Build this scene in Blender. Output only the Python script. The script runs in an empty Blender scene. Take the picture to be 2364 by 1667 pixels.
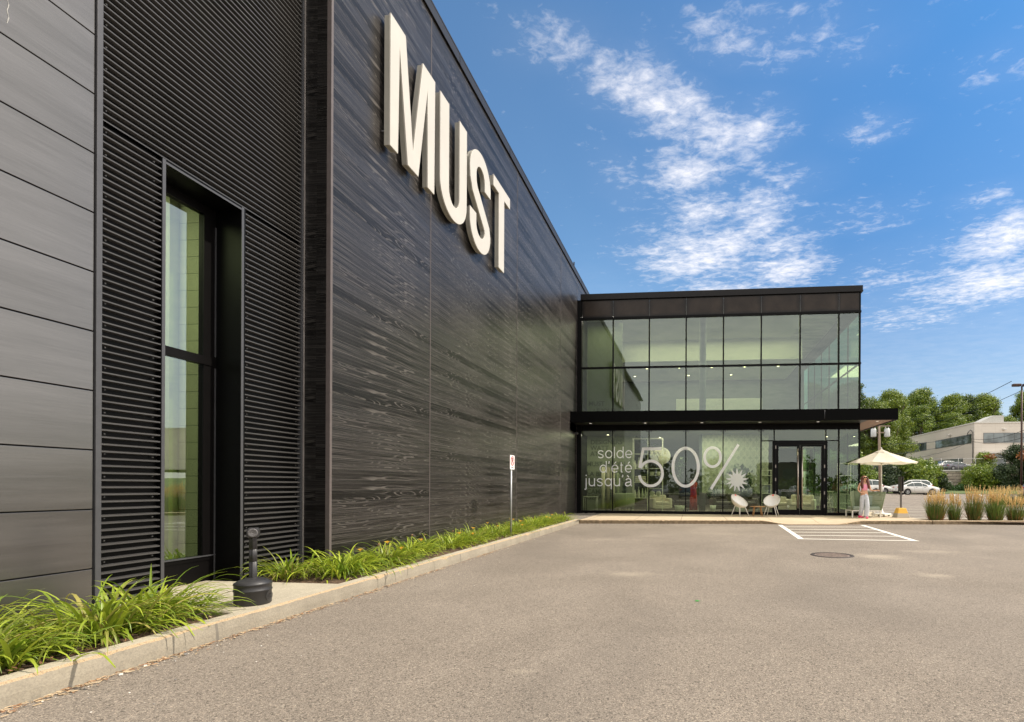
import bpy, bmesh, math, random
import numpy as np
from mathutils import Vector, Matrix
R = math.radians
random.seed(7)
sc = bpy.context.scene
COL = sc.collection

# ------------------------------------------------------------------ camera
cam_d = bpy.data.cameras.new('camera'); cam = bpy.data.objects.new('camera', cam_d); COL.objects.link(cam)
sc.camera = cam
cam_d.sensor_width = 36; cam_d.lens = 1200 / 2364 * 36
cam_d.shift_x = -(1481 - 1182) / 2364; cam_d.shift_y = (1123 - 833.5) / 2364
cam_d.clip_start = 0.05; cam_d.clip_end = 3000
psi, rho = math.atan(119 / 1200), 0.0045
fwd = Vector((-math.sin(psi), math.cos(psi), 0)); r0 = Vector((math.cos(psi), math.sin(psi), 0)); u0 = Vector((0, 0, 1))
cr = r0 * math.cos(rho) + u0 * math.sin(rho); cu = -r0 * math.sin(rho) + u0 * math.cos(rho)
m = Matrix((cr, cu, -fwd)).transposed().to_4x4(); m.translation = (0, 0, 1.3)
cam.matrix_world = m

# ------------------------------------------------------------------ sun, sky, exposure
TO_SUN = Vector((.84, .13, 1.0)).normalized()
sun_d = bpy.data.lights.new('sun', 'SUN'); sun_d.energy = 3.3; sun_d.angle = R(1.4); sun_d.color = (1, .91, .78)
sun = bpy.data.objects.new('sun', sun_d); COL.objects.link(sun); sun.location = (20, 0, 30)
sun.rotation_euler = TO_SUN.to_track_quat('Z', 'Y').to_euler()
sc.view_settings.view_transform = 'Standard'; sc.view_settings.look = 'None'; sc.view_settings.exposure = 0.62; sc.view_settings.gamma = 1

w = bpy.data.worlds.new('World'); sc.world = w; w.use_nodes = True
wn, wl = w.node_tree.nodes, w.node_tree.links
wn.clear()
def N(nodes, t, **kw):
    n = nodes.new(t)
    for k, v in kw.items():
        if k in n.inputs: n.inputs[k].default_value = v
        else: setattr(n, k, v)
    return n
sky = N(wn, 'ShaderNodeTexSky', sky_type='NISHITA', sun_disc=False, sun_elevation=math.asin(TO_SUN.z), sun_rotation=math.atan2(TO_SUN.x, TO_SUN.y), air_density=1.0, dust_density=0.6, ozone_density=2.2)
hs = N(wn, 'ShaderNodeHueSaturation', Saturation=1.15, Value=1.0, Hue=.5)
wl.new(sky.outputs[0], hs.inputs['Color'])
air = N(wn, 'ShaderNodeMix', data_type='RGBA', blend_type='MULTIPLY'); air.inputs[0].default_value = 1
tc = N(wn, 'ShaderNodeTexCoord'); sep = N(wn, 'ShaderNodeSeparateXYZ'); wl.new(tc.outputs['Generated'], sep.inputs[0])
def wm(op, a, b=None, c=None, clamp=False):
    n = wn.new('ShaderNodeMath'); n.operation = op; n.use_clamp = clamp
    for i, v in enumerate((a, b, c)):
        if v is None: continue
        if isinstance(v, (int, float)): n.inputs[i].default_value = v
        else: wl.new(v, n.inputs[i])
    return n.outputs[0]
hi_ = N(wn, 'ShaderNodeMix', data_type='RGBA'); wl.new(wm('MULTIPLY_ADD', sep.outputs[2], 1.9, -.19, clamp=True), hi_.inputs[0]); hi_.inputs[6].default_value = (.70, .69, .69, 1); hi_.inputs[7].default_value = (.46, .86, 1.02, 1)
wl.new(hs.outputs[0], air.inputs[6]); zc = wm('MAXIMUM', sep.outputs[2], .03)
ax = wm('DIVIDE', sep.outputs[0], zc); ay = wm('DIVIDE', sep.outputs[1], zc)
lf_ = N(wn, 'ShaderNodeMix', data_type='RGBA'); wl.new(wm('MULTIPLY', wm('SUBTRACT', .6, ax), .95, clamp=True), lf_.inputs[0]); wl.new(hi_.outputs[2], lf_.inputs[6]); lf_.inputs[7].default_value = (1.05, 1.12, 1.06, 1); wl.new(lf_.outputs[2], air.inputs[7])       # the cloud layer as a plane overhead
cmb = N(wn, 'ShaderNodeCombineXYZ'); wl.new(ax, cmb.inputs[0]); wl.new(ay, cmb.inputs[1])
# cloud fields on the layer: centre x, y, radius x, y, weight
FIELDS = [(-.16, 1.27, .12, .12, .85), (-.06, 1.38, .12, .12, .95), (.06, 1.50, .13, .14, .9), (-.02, 1.66, .14, .14, .95), (.16, 1.50, .10, .14, .9),
          (.02, 1.90, .16, .22, .8), (.14, 2.2, .18, .26, 1.0), (.0, 2.3, .3, .3, 1.0), (.24, 2.0, .14, .3, .9), (.42, 2.45, .20, .25, 1.05), (.14, 2.75, .28, .25, 1.05), (.36, 2.2, .18, .25, .7),
          (.50, 1.5, .10, .07, .6), (1.25, 2.2, .22, .3, 1.1), (1.45, 2.7, .4, .4, 1.05), (1.0, 1.9, .12, .10, .55), (1.5, 2.0, .25, .25, .8), (1.25, 3.2, .5, .35, .6),
          (.0, 3.6, .8, .5, .45), (-.3, 1.15, .12, .08, .5), (.15, 1.18, .2, .1, .6), (.3, 1.75, .14, .12, .55), (-.22, 1.7, .1, .2, .45), (-.18, 2.1, .12, .2, .45), (.62, 2.0, .2, .15, .45), (.75, 1.3, .15, .1, .35), (.9, 2.6, .3, .25, .5), (1.0, 1.45, .12, .08, .4), (.35, 1.22, .14, .08, .35), (.55, 3.0, .5, .3, .5),
          (-1.5, -1.6, 1.2, 1.0, .8), (.6, -2.4, 1.4, 1.0, .9), (2.4, -.6, 1.0, 1.0, .8), (0, -6, 6, 3, 1.0), (6, 1, 3, 4, .9)]
acc = None
for (fx, fy, rx, ry, wt) in FIELDS:
    dx = wm('MULTIPLY', wm('SUBTRACT', ax, fx), 1 / rx); dy = wm('MULTIPLY', wm('SUBTRACT', ay, fy), 1 / ry)
    d2 = wm('ADD', wm('MULTIPLY', dx, dx), wm('MULTIPLY', dy, dy))
    g = wm('MULTIPLY', wm('POWER', 2.718, wm('MULTIPLY', d2, -1.0)), wt)
    acc = g if acc is None else wm('MAXIMUM', acc, g)
mp = N(wn, 'ShaderNodeMapping'); mp.inputs['Rotation'].default_value = (0, 0, R(28)); mp.inputs['Scale'].default_value = (1.0, 1.3, 1); wl.new(cmb.outputs[0], mp.inputs[0])
n1 = N(wn, 'ShaderNodeTexNoise', Scale=6.5, Detail=11, Roughness=.68, Distortion=.35); wl.new(mp.outputs[0], n1.inputs['Vector'])
n2 = N(wn, 'ShaderNodeTexNoise', Scale=21, Detail=8, Roughness=.62, Distortion=.5); wl.new(mp.outputs[0], n2.inputs['Vector'])
nz = wm('ADD', wm('MULTIPLY', n1.outputs[0], .52), wm('MULTIPLY', n2.outputs[0], .48))
dens = wm('MULTIPLY', wm('SUBTRACT', wm('ADD', wm('MULTIPLY', acc, .29), nz), .59), 3.6, clamp=True)
dens = wm('ADD', wm('MULTIPLY', wm('POWER', dens, 1.25), .70), wm('MULTIPLY', wm('MULTIPLY', acc, .16), n1.outputs[0]))
low = wm('MULTIPLY', wm('SUBTRACT', .42, sep.outputs[2]), 2.6, clamp=True)
dens = wm('MAXIMUM', dens, wm('MULTIPLY', low, wm('MULTIPLY', n1.outputs[0], .42)))
# unseen overcast behind, right and overhead; mirrored in the glass, brightened as fill light
hl = wm('SQRT', wm('ADD', wm('ADD', wm('MULTIPLY', sep.outputs[0], sep.outputs[0]), wm('MULTIPLY', sep.outputs[1], sep.outputs[1])), .0001))
fy_ = wm('DIVIDE', sep.outputs[1], hl)
veil = wm('MULTIPLY', wm('SUBTRACT', .84, fy_), 4.0, clamp=True)
veil = wm('MAXIMUM', veil, wm('MULTIPLY', wm('SUBTRACT', sep.outputs[2], .76), 7.0, clamp=True))
veil = wm('MULTIPLY', veil, wm('MULTIPLY_ADD', n1.outputs[0], .6, .58, clamp=True))
dens = wm('MAXIMUM', dens, veil)
vcol = N(wn, 'ShaderNodeMix', data_type='RGBA'); wl.new(veil, vcol.inputs[0]); vcol.inputs[6].default_value = (7.2, 7.0, 7.1, 1); vcol.inputs[7].default_value = (11.5, 11.0, 10.4, 1)
# thin veil near the horizon
mix = N(wn, 'ShaderNodeMix', data_type='RGBA'); wl.new(dens, mix.inputs[0]); wl.new(air.outputs[2], mix.inputs[6]); wl.new(vcol.outputs[2], mix.inputs[7])
bg = N(wn, 'ShaderNodeBackground', Strength=.11); wo = N(wn, 'ShaderNodeOutputWorld')
wl.new(mix.outputs[2], bg.inputs[0]); wl.new(bg.outputs[0], wo.inputs[0])

# ------------------------------------------------------------------ mesh helpers
class MB:
    def __init__(s): s.v = []; s.f = []; s.mi = []; s.sm = []
    def add(s, vs, fs, mi=0, sm=False):
        o = len(s.v); s.v += [tuple(v) for v in vs]
        for f in fs: s.f.append(tuple(i + o for i in f)); s.mi.append(mi); s.sm.append(sm)
        return s
    def box(s, a, b, mi=0):
        x0, y0, z0 = a; x1, y1, z1 = b
        if x0 > x1: x0, x1 = x1, x0
        if y0 > y1: y0, y1 = y1, y0
        if z0 > z1: z0, z1 = z1, z0
        return s.add([(x0, y0, z0), (x1, y0, z0), (x1, y1, z0), (x0, y1, z0), (x0, y0, z1), (x1, y0, z1), (x1, y1, z1), (x0, y1, z1)],
                     [(0, 3, 2, 1), (4, 5, 6, 7), (0, 1, 5, 4), (1, 2, 6, 5), (2, 3, 7, 6), (3, 0, 4, 7)], mi)
    def tube(s, pts, r, seg=8, mi=0, cap=True):
        pts = [Vector(p) for p in pts]; n = len(pts); rs = r if isinstance(r, (list, tuple)) else [r] * n
        vs = []; up = None
        for i, p in enumerate(pts):
            t = (pts[min(i + 1, n - 1)] - pts[max(i - 1, 0)]).normalized()
            if up is None: up = t.orthogonal().normalized()
            up = (up - t * up.dot(t)).normalized(); sd = t.cross(up)
            for k in range(seg):
                a = 2 * math.pi * k / seg; vs.append(p + (up * math.cos(a) + sd * math.sin(a)) * rs[i])
        fs = [(i * seg + k, i * seg + (k + 1) % seg, (i + 1) * seg + (k + 1) % seg, (i + 1) * seg + k) for i in range(n - 1) for k in range(seg)]
        s.add(vs, fs, mi, True)
        if cap:
            o = len(s.v) - len(vs)
            s.f += [tuple(o + k for k in reversed(range(seg))), tuple(o + (n - 1) * seg + k for k in range(seg))]; s.mi += [mi, mi]; s.sm += [False, False]
        return s
    def lathe(s, prof, c=(0, 0, 0), seg=24, mi=0, sm=True, M=None):
        vs = []
        for (r, z) in prof:
            for k in range(seg):
                a = 2 * math.pi * k / seg; p = Vector((r * math.cos(a), r * math.sin(a), z))
                if M: p = M @ p
                vs.append(p + Vector(c))
        fs = [(i * seg + k, i * seg + (k + 1) % seg, (i + 1) * seg + (k + 1) % seg, (i + 1) * seg + k) for i in range(len(prof) - 1) for k in range(seg)]
        return s.add(vs, fs, mi, sm)
    def prism(s, poly, f0, f1, mi=0):
        """poly: 2D points; f0/f1 map a 2D point to the two 3D ends"""
        n = len(poly); a = [f0(p) for p in poly]; b = [f1(p) for p in poly]
        return s.add(a + b, [tuple(reversed(range(n))), tuple(range(n, 2 * n))] + [(i, (i + 1) % n, n + (i + 1) % n, n + i) for i in range(n)], mi)
    def ribbon(s, pts, w, y, d=.004, closed=False, mi=0):
        """flat stroke in the XZ plane at depth y, towards -y by d"""
        n = len(pts); L = []; Rr = []
        for i in range(n):
            p = pts[i]
            if closed: a, b = pts[i - 1], pts[(i + 1) % n]
            else: a, b = pts[max(i - 1, 0)], pts[min(i + 1, n - 1)]
            def un(q, t):
                l = math.hypot(t[0] - q[0], t[1] - q[1]) or 1; return ((t[0] - q[0]) / l, (t[1] - q[1]) / l)
            d1 = un(a, p) if a != p else un(p, b); d2 = un(p, b) if b != p else d1
            nx, nz_ = -(d1[1] + d2[1]), d1[0] + d2[0]; l = math.hypot(nx, nz_) or 1; nx /= l; nz_ /= l
            k = 1 / max(.45, nx * -d1[1] + nz_ * d1[0])
            L.append((p[0] + nx * w / 2 * k, p[1] + nz_ * w / 2 * k)); Rr.append((p[0] - nx * w / 2 * k, p[1] - nz_ * w / 2 * k))
        vs = [(q[0], yy, q[1]) for yy in (y, y - d) for q in L + Rr]
        fs = []
        for i in range(n if closed else n - 1):
            j = (i + 1) % n
            fs += [(i, j, n + j, n + i), (2 * n + i, 3 * n + i, 3 * n + j, 2 * n + j), (i, 2 * n + i, 2 * n + j, j), (n + i, n + j, 3 * n + j, 3 * n + i)]
        if not closed: fs += [(0, n, 3 * n, 2 * n), (n - 1, 3 * n - 1, 4 * n - 1, 2 * n - 1)]
        return s.add(vs, fs, mi)
    def build(s, name, mats, parent=None, bevel=0, loc=None, fix=True):
        me = bpy.data.meshes.new(name); me.from_pydata([tuple(v) for v in s.v], [], s.f)
        for mt in (mats if isinstance(mats, (list, tuple)) else [mats]): me.materials.append(mt)
        me.polygons.foreach_set('material_index', s.mi); me.polygons.foreach_set('use_smooth', s.sm)
        if fix and len(s.f) < 60000:
            bm = bmesh.new(); bm.from_mesh(me); bmesh.ops.recalc_face_normals(bm, faces=bm.faces); bm.to_mesh(me); bm.free()
        me.update()
        o = bpy.data.objects.new(name, me); COL.objects.link(o)
        if parent is not None: o.parent = parent
        if loc: o.location = loc
        if bevel:
            b = o.modifiers.new('bevel', 'BEVEL'); b.width = bevel; b.segments = 2; b.limit_method = 'ANGLE'; b.angle_limit = R(40)
        return o
def tag(o, label=None, cat=None, group=None, kind=None):
    if label: o['label'] = label
    if cat: o['category'] = cat
    if group: o['group'] = group
    if kind: o['kind'] = kind
    return o
def empty(name, loc=(0, 0, 0), rz=0, label=None, cat=None, group=None):
    o = bpy.data.objects.new(name, None); COL.objects.link(o); o.location = loc; o.rotation_euler = (0, 0, rz); o.empty_display_size = .2
    return tag(o, label, cat, group)
def copy_tree(o, parent=None):
    c = o.copy(); COL.objects.link(c)
    if parent is not None: c.parent = parent
    for ch in list(o.children): copy_tree(ch, c)
    return c
def again(o, loc, rz, label, sc_=None):
    c = copy_tree(o); c.location = loc; c.rotation_euler = (0, 0, rz); c['label'] = label
    if sc_: c.scale = (sc_,) * 3 if isinstance(sc_, (int, float)) else sc_
    return c

# ------------------------------------------------------------------ materials
class Mat:
    def __init__(s, name):
        s.m = bpy.data.materials.new(name); s.m.use_nodes = True; s.n = s.m.node_tree.nodes; s.l = s.m.node_tree.links
        s.n.clear(); s.out = s.n.new('ShaderNodeOutputMaterial'); s.b = s.n.new('ShaderNodeBsdfPrincipled'); s.l.new(s.b.outputs[0], s.out.inputs[0])
        s.tc = s.n.new('ShaderNodeTexCoord')
    def new(s, t, **kw): return N(s.n, t, **kw)
    def link(s, a, b): s.l.new(a, b)
    def math(s, op, a, b=None, c=None, clamp=False):
        n = s.n.new('ShaderNodeMath'); n.operation = op; n.use_clamp = clamp
        for i, v in enumerate((a, b, c)):
            if v is None: continue
            if isinstance(v, (int, float)): n.inputs[i].default_value = v
            else: s.l.new(v, n.inputs[i])
        return n.outputs[0]
    def noise(s, scale, detail=4, rough=.55, vec=None, mapscale=None, dist=0, loc=None):
        n = s.new('ShaderNodeTexNoise', Scale=scale, Detail=detail, Roughness=rough, Distortion=dist)
        src = vec or s.tc.outputs['Object']
        if mapscale or loc:
            mp = s.new('ShaderNodeMapping')
            if mapscale: mp.inputs['Scale'].default_value = mapscale
            if loc: mp.inputs['Location'].default_value = loc
            s.link(src, mp.inputs[0]); src = mp.outputs[0]
        s.link(src, n.inputs['Vector']); return n.outputs[0]
    def ramp(s, fac, stops, interp='LINEAR'):
        r = s.new('ShaderNodeValToRGB'); e = r.color_ramp; e.interpolation = interp
        while len(e.elements) < len(stops): e.elements.new(.5)
        for el, (p, c) in zip(e.elements, stops): el.position = p; el.color = (*c, 1) if len(c) == 3 else c
        s.link(fac, r.inputs[0]); return r.outputs[0]
    def mixc(s, fac, a, b, mode='MIX'):
        n = s.new('ShaderNodeMix', data_type='RGBA', blend_type=mode)
        for i, v in ((0, fac), (6, a), (7, b)):
            if isinstance(v, (int, float)): n.inputs[i].default_value = v
            elif isinstance(v, tuple): n.inputs[i].default_value = (*v, 1)
            else: s.link(v, n.inputs[i])
        return n.outputs[2]
    def bump(s, h, strength=.3, dist=.01):
        b = s.new('ShaderNodeBump', Strength=strength, Distance=dist); s.link(h, b.inputs['Height']); s.link(b.outputs[0], s.b.inputs['Normal']); return b
    def set(s, **kw):
        for k, v in kw.items():
            k = k.replace('_', ' ')
            if isinstance(v, (int, float)): s.b.inputs[k].default_value = v
            elif isinstance(v, tuple): s.b.inputs[k].default_value = (*v, 1)
            else: s.link(v, s.b.inputs[k])
        return s
def g3(v, t=(1, 1, 1)): return (v * t[0], v * t[1], v * t[2])
def simple(name, col, rough=.5, metal=0, var=.12, nscale=8, bump=0, bscale=60, spec=.5, bdist=.004):
    M_ = Mat(name); nz_ = M_.noise(nscale, 5)
    M_.set(Base_Color=M_.ramp(nz_, [(.25, tuple(c * (1 - var) for c in col)), (.75, tuple(min(1, c * (1 + var)) for c in col))]), Roughness=rough, Metallic=metal)
    M_.b.inputs['Specular IOR Level'].default_value = spec
    if bump: M_.bump(M_.noise(bscale, 5), bump, bdist)
    return M_.m
def leaf_mat(name, a, b, dark=None, trans=.35, rough=.45):
    M_ = Mat(name); geo = M_.new('ShaderNodeNewGeometry'); oi = M_.new('ShaderNodeObjectInfo')
    f = M_.math('ADD', M_.math('MULTIPLY', geo.outputs['Random Per Island'], .75), M_.math('MULTIPLY', oi.outputs['Random'], .25))
    stops = [(.0, a), (.85, b)] if not dark else [(.0, dark), (.3, a), (.9, b)]
    c = M_.ramp(f, stops); M_.set(Base_Color=c, Roughness=rough)
    tr = M_.new('ShaderNodeBsdfTranslucent'); M_.link(c, tr.inputs[0]); mx = M_.new('ShaderNodeMixShader'); mx.inputs[0].default_value = trans
    M_.link(M_.b.outputs[0], mx.inputs[1]); M_.link(tr.outputs[0], mx.inputs[2]); M_.link(mx.outputs[0], M_.out.inputs[0])
    return M_.m

# asphalt: coarse visible aggregate, faint wheel paths, a few pale spill marks
A = Mat('asphalt'); P_ = A.tc.outputs['Object']
va = A.new('ShaderNodeTexVoronoi', Scale=185.0); A.link(P_, va.inputs['Vector']); sv_ = A.new('ShaderNodeSeparateColor'); A.link(va.outputs['Color'], sv_.inputs[0])
vb = A.new('ShaderNodeTexVoronoi', Scale=85.0); A.link(P_, vb.inputs['Vector']); sb_ = A.new('ShaderNodeSeparateColor'); A.link(vb.outputs['Color'], sb_.inputs[0])
s2 = A.noise(.5, 6, .6, dist=.6); s4 = A.noise(5, 6, .65); s5 = A.noise(.16, 5, .6, mapscale=(1, .4, 1), dist=.8)
base = A.ramp(s2, [(.32, (.187, .160, .132)), (.55, (.218, .187, .155)), (.72, (.252, .217, .181))])
grain = A.ramp(sv_.outputs[0], [(.0, (.42, .41, .40)), (.30, (.82, .82, .82)), (.70, (1.12, 1.11, 1.10)), (.93, (1.45, 1.42, 1.36)), (1.0, (2.1, 2.0, 1.9))])
c = A.mixc(1.0, base, grain, 'MULTIPLY')
c = A.mixc(A.ramp(sb_.outputs[1], [(.93, (0, 0, 0)), (.95, (.35, .35, .35))]), c, (.42, .37, .30)); c = A.mixc(A.ramp(sb_.outputs[2], [(.95, (0, 0, 0)), (.97, (.6, .6, .6))]), c, (.045, .038, .032))
c = A.mixc(A.ramp(s5, [(.36, (.30, .30, .30)), (.48, (0, 0, 0))]), c, (.12, .105, .09)); c = A.mixc(A.ramp(s4, [(.60, (0, 0, 0)), (.80, (.30, .30, .30))]), c, (.32, .28, .225))
sx_ = A.new('ShaderNodeSeparateXYZ'); A.link(P_, sx_.inputs[0])
for (px, py, rx, ry, st) in ((-.93, 7.66, .5, .35, .28), (3.5, 10.2, .65, .5, .38), (3.55, 8.1, .35, .3, .30), (4.9, 11.1, .8, .3, .22), (-1.2, 3.55, .12, .08, .2), (-2.2, 12.6, .9, .5, .12), (.9, 14.5, 1.2, .6, .12)):
    dx = A.math('MULTIPLY', A.math('SUBTRACT', sx_.outputs[0], px), 1 / rx); dy = A.math('MULTIPLY', A.math('SUBTRACT', sx_.outputs[1], py), 1 / ry)
    d = A.math('ADD', A.math('SQRT', A.math('ADD', A.math('MULTIPLY', dx, dx), A.math('MULTIPLY', dy, dy))), A.math('MULTIPLY', s4, 1.6))
    c = A.mixc(A.math('MULTIPLY', A.math('MULTIPLY', A.math('SUBTRACT', 1.75, d), 1.2, clamp=True), st), c, (.50, .43, .33))
A.set(Base_Color=c, Roughness=.92); A.b.inputs['Specular IOR Level'].default_value = .2
A.bump(va.outputs['Distance'], .25, .004); asphalt = A.m

def concrete(name, light, dark, bands=0, tint=None):
    K = Mat(name); a = K.noise(2.2, 8, .65); b = K.noise(70, 4, .7); d = K.noise(14, 6, .7)
    c = K.ramp(a, [(.3, dark), (.7, light)]); c = K.mixc(.35, c, K.ramp(b, [(.35, g3(.14, (1, .9, .75))), (.6, light)]))
    c = K.mixc(K.ramp(d, [(.56, (0, 0, 0)), (.75, (.5, .5, .5))]), c, g3(.22, (1, .9, .72)))
    K.set(Base_Color=c, Roughness=.88); K.bump(K.math('ADD', b, K.math('MULTIPLY', d, 1.5)), .45, .006); return K.m
conc = concrete('kerb_concrete', (.50, .44, .33), (.37, .325, .245))
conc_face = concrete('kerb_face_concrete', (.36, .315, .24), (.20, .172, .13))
conc_walk = concrete('sidewalk_concrete', (.52, .43, .30), (.42, .345, .24))
K = Mat('exposed_aggregate'); v = K.new('ShaderNodeTexVoronoi', Scale=110.0); K.link(K.tc.outputs['Object'], v.inputs['Vector'])
K.set(Base_Color=K.mixc(K.noise(60, 4), K.ramp(v.outputs['Distance'], [(.0, (.62, .47, .30)), (.5, (.44, .30, .17)), (.9, (.16, .10, .06))]), (.50, .38, .24)), Roughness=.9); K.bump(v.outputs['Distance'], .8, .01); aggregate = K.m
soil = simple('soil', (.10, .06, .035), .95, var=.6, nscale=30, bump=.8, bscale=45, bdist=.03)
gravel = simple('gravel', (.22, .19, .16), .9, var=.6, nscale=40, bump=.9, bscale=50, bdist=.03)
grassm = simple('lawn', (.085, .12, .03), .9, var=.35, nscale=1.2, bump=.5, bscale=20, bdist=.05)
paint = Mat('road_paint'); pn = paint.noise(26, 6, .7); paint.set(Base_Color=paint.ramp(pn, [(.30, (.34, .31, .27)), (.42, (.74, .70, .62)), (.9, (.84, .80, .72))]), Roughness=.8); paint = paint.m

# charcoal cladding panels with soft brushed bands
K = Mat('charcoal_panel'); bn = K.noise(1, 4, .6, mapscale=(.3, .35, 7)); fn = K.noise(1, 3, .7, mapscale=(5, 3, 160))
c = K.ramp(bn, [(.35, (.165, .160, .155)), (.65, (.225, .216, .209))]); c = K.mixc(.35, c, K.ramp(fn, [(.3, (.10, .096, .092)), (.7, (.21, .20, .19))]))
K.set(Base_Color=c, Roughness=K.math('MULTIPLY_ADD', bn, .12, .18), Metallic=.85); K.bump(K.noise(1, 4, .6, mapscale=(.3, .12, 3)), .12, .01); panel_m = K.m
black = simple('black_metal', (.003, .003, .003), .4, 0, var=.2, spec=.10)
rib_m = simple('black_ribbed_steel', (.075, .072, .070), .33, .25, var=.15, nscale=3)
trim_m = simple('grey_trim', (.085, .085, .09), .42, .4, var=.1)
trim_l = simple('pale_trim', (.30, .27, .25), .5, .3, var=.2, nscale=5)
# plank wall: dark wood-grain boards 152 mm high
def planks(name, dark=(.003, .0026, .0026), mid=(.020, .017, .0155), light=(.145, .130, .118), axis='Y'):
    K = Mat(name); sp = K.new('ShaderNodeSeparateXYZ'); K.link(K.tc.outputs['Object'], sp.inputs[0])
    z = K.math('DIVIDE', sp.outputs[2], .1524); row = K.math('FLOOR', z); fr = K.math('FRACT', z)
    u = sp.outputs[1] if axis == 'Y' else sp.outputs[0]
    bay = K.math('FLOOR', K.math('DIVIDE', K.math('SUBTRACT', u, 4.6), 4.915))
    rnd = K.new('ShaderNodeTexWhiteNoise', noise_dimensions='2D'); cb = K.new('ShaderNodeCombineXYZ'); K.link(row, cb.inputs[0]); K.link(bay, cb.inputs[1]); K.link(cb.outputs[0], rnd.inputs['Vector'])
    off = K.math('MULTIPLY', K.math('FLOOR', K.math('MULTIPLY', rnd.outputs[0], 5)), 7.3)        # five board prints that repeat
    c3 = K.new('ShaderNodeCombineXYZ'); K.link(K.math('MULTIPLY', u, .26), c3.inputs[0]); K.link(K.math('MULTIPLY', fr, .42), c3.inputs[1]); K.link(off, c3.inputs[2])
    big = K.noise(2.3, 1.5, .35, vec=c3.outputs[0], dist=.12)
    w_ = K.math('SINE', K.math('MULTIPLY', big, 120))
    line = K.ramp(w_, [(.55, (0, 0, 0)), (.95, (1, 1, 1))])
    fine = K.noise(1, 6, .75, vec=c3.outputs[0], mapscale=(2.6, 46, 1), dist=.25); patch = K.noise(2.6, 3, .5, vec=c3.outputs[0], loc=(3, 1, 5))
    c = K.ramp(fine, [(.38, dark), (.50, mid), (.64, tuple(a * .5 + b * .5 for a, b in zip(mid, light)))])
    tone = K.math('MULTIPLY_ADD', rnd.outputs[0], 1.25, .32)
    c = K.mixc(1.0, c, K.ramp(tone, [(0, (0, 0, 0)), (1, (1, 1, 1))]), 'MULTIPLY')
    lm = K.math('MULTIPLY', K.math('MULTIPLY', line, K.ramp(patch, [(.44, (0, 0, 0)), (.60, (1, 1, 1))])), .62)
    c = K.mixc(lm, c, light)
    seam = K.math('LESS_THAN', K.math('MINIMUM', fr, K.math('SUBTRACT', 1, fr)), .03)
    c = K.mixc(K.math('MULTIPLY', seam, .9), c, (.002, .002, .002))
    lip = K.math('MULTIPLY', K.math('GREATER_THAN', fr, .035), K.math('LESS_THAN', fr, .085)); c = K.mixc(K.math('MULTIPLY', lip, .28), c, light)  # bevel highlight painted as a light line just above each seam
    K.set(Base_Color=c, Roughness=K.math('MULTIPLY_ADD', fine, .3, .20)); K.link(K.math('MULTIPLY_ADD', fine, .8, K.math('MULTIPLY_ADD', rnd.outputs[0], .22, -.10)), K.b.inputs['Specular IOR Level'])
    h = K.math('SUBTRACT', K.math('MULTIPLY', lm, .35), K.math('MULTIPLY', seam, 2.0)); K.bump(h, .35, .003); return K.m
plank_m = planks('dark_wood_grain'); plank_x = planks('shaded_wood_grain_return', (.003, .0025, .0025), (.008, .007, .0065), (.05, .046, .042), axis='X')  # return gets a darker copy of the boards, its shade put into the colour
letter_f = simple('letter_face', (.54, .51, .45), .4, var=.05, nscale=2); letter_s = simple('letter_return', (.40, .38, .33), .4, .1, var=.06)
def glass(name, tint, refl, rough=0.0, rt=(.9, 1, .95)):
    K = Mat(name); K.n.remove(K.b); t = K.new('ShaderNodeBsdfTransparent'); t.inputs[0].default_value = (*tint, 1)
    g = K.new('ShaderNodeBsdfGlossy', Roughness=rough); g.inputs[0].default_value = (*rt, 1)
    fr = K.new('ShaderNodeFresnel', IOR=1.5); gm_ = K.new('ShaderNodeNewGeometry'); f = K.math('MULTIPLY', K.math('MULTIPLY_ADD', fr.outputs[0], 1.2, refl, clamp=True), K.math('SUBTRACT', 1, gm_.outputs['Backfacing']))
    bmp = K.new('ShaderNodeBump', Strength=.018, Distance=.05); nn = K.noise(.9, 2); K.link(nn, bmp.inputs['Height']); K.link(bmp.outputs[0], g.inputs['Normal'])
    mx = K.new('ShaderNodeMixShader'); K.link(f, mx.inputs[0]); K.link(t.outputs[0], mx.inputs[1]); K.link(g.outputs[0], mx.inputs[2]); K.link(mx.outputs[0], K.out.inputs[0]); return K.m
glass_up = glass('green_glass', (.60, .66, .49), .085); glass_lo = glass('shop_glass', (.74, .78, .64), .045); glass_side = glass('side_glass', (.68, .80, .74), .08); glass_win = glass('window_glass', (.56, .62, .44), .20)
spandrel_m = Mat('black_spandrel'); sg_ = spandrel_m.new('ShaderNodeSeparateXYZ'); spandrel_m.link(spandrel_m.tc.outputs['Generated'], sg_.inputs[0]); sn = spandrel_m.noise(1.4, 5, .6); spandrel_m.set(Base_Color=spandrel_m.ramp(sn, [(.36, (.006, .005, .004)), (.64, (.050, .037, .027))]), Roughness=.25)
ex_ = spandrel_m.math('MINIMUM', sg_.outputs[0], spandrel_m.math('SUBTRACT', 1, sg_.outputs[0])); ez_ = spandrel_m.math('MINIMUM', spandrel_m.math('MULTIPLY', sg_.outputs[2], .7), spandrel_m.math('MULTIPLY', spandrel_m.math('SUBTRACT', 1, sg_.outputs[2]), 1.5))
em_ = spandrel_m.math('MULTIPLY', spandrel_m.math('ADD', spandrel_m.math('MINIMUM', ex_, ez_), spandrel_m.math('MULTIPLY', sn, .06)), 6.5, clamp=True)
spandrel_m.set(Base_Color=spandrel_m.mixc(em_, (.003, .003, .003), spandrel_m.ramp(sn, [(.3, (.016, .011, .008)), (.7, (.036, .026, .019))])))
spandrel_m.b.inputs['Specular IOR Level'].default_value = .22; spandrel_m = spandrel_m.m
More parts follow.
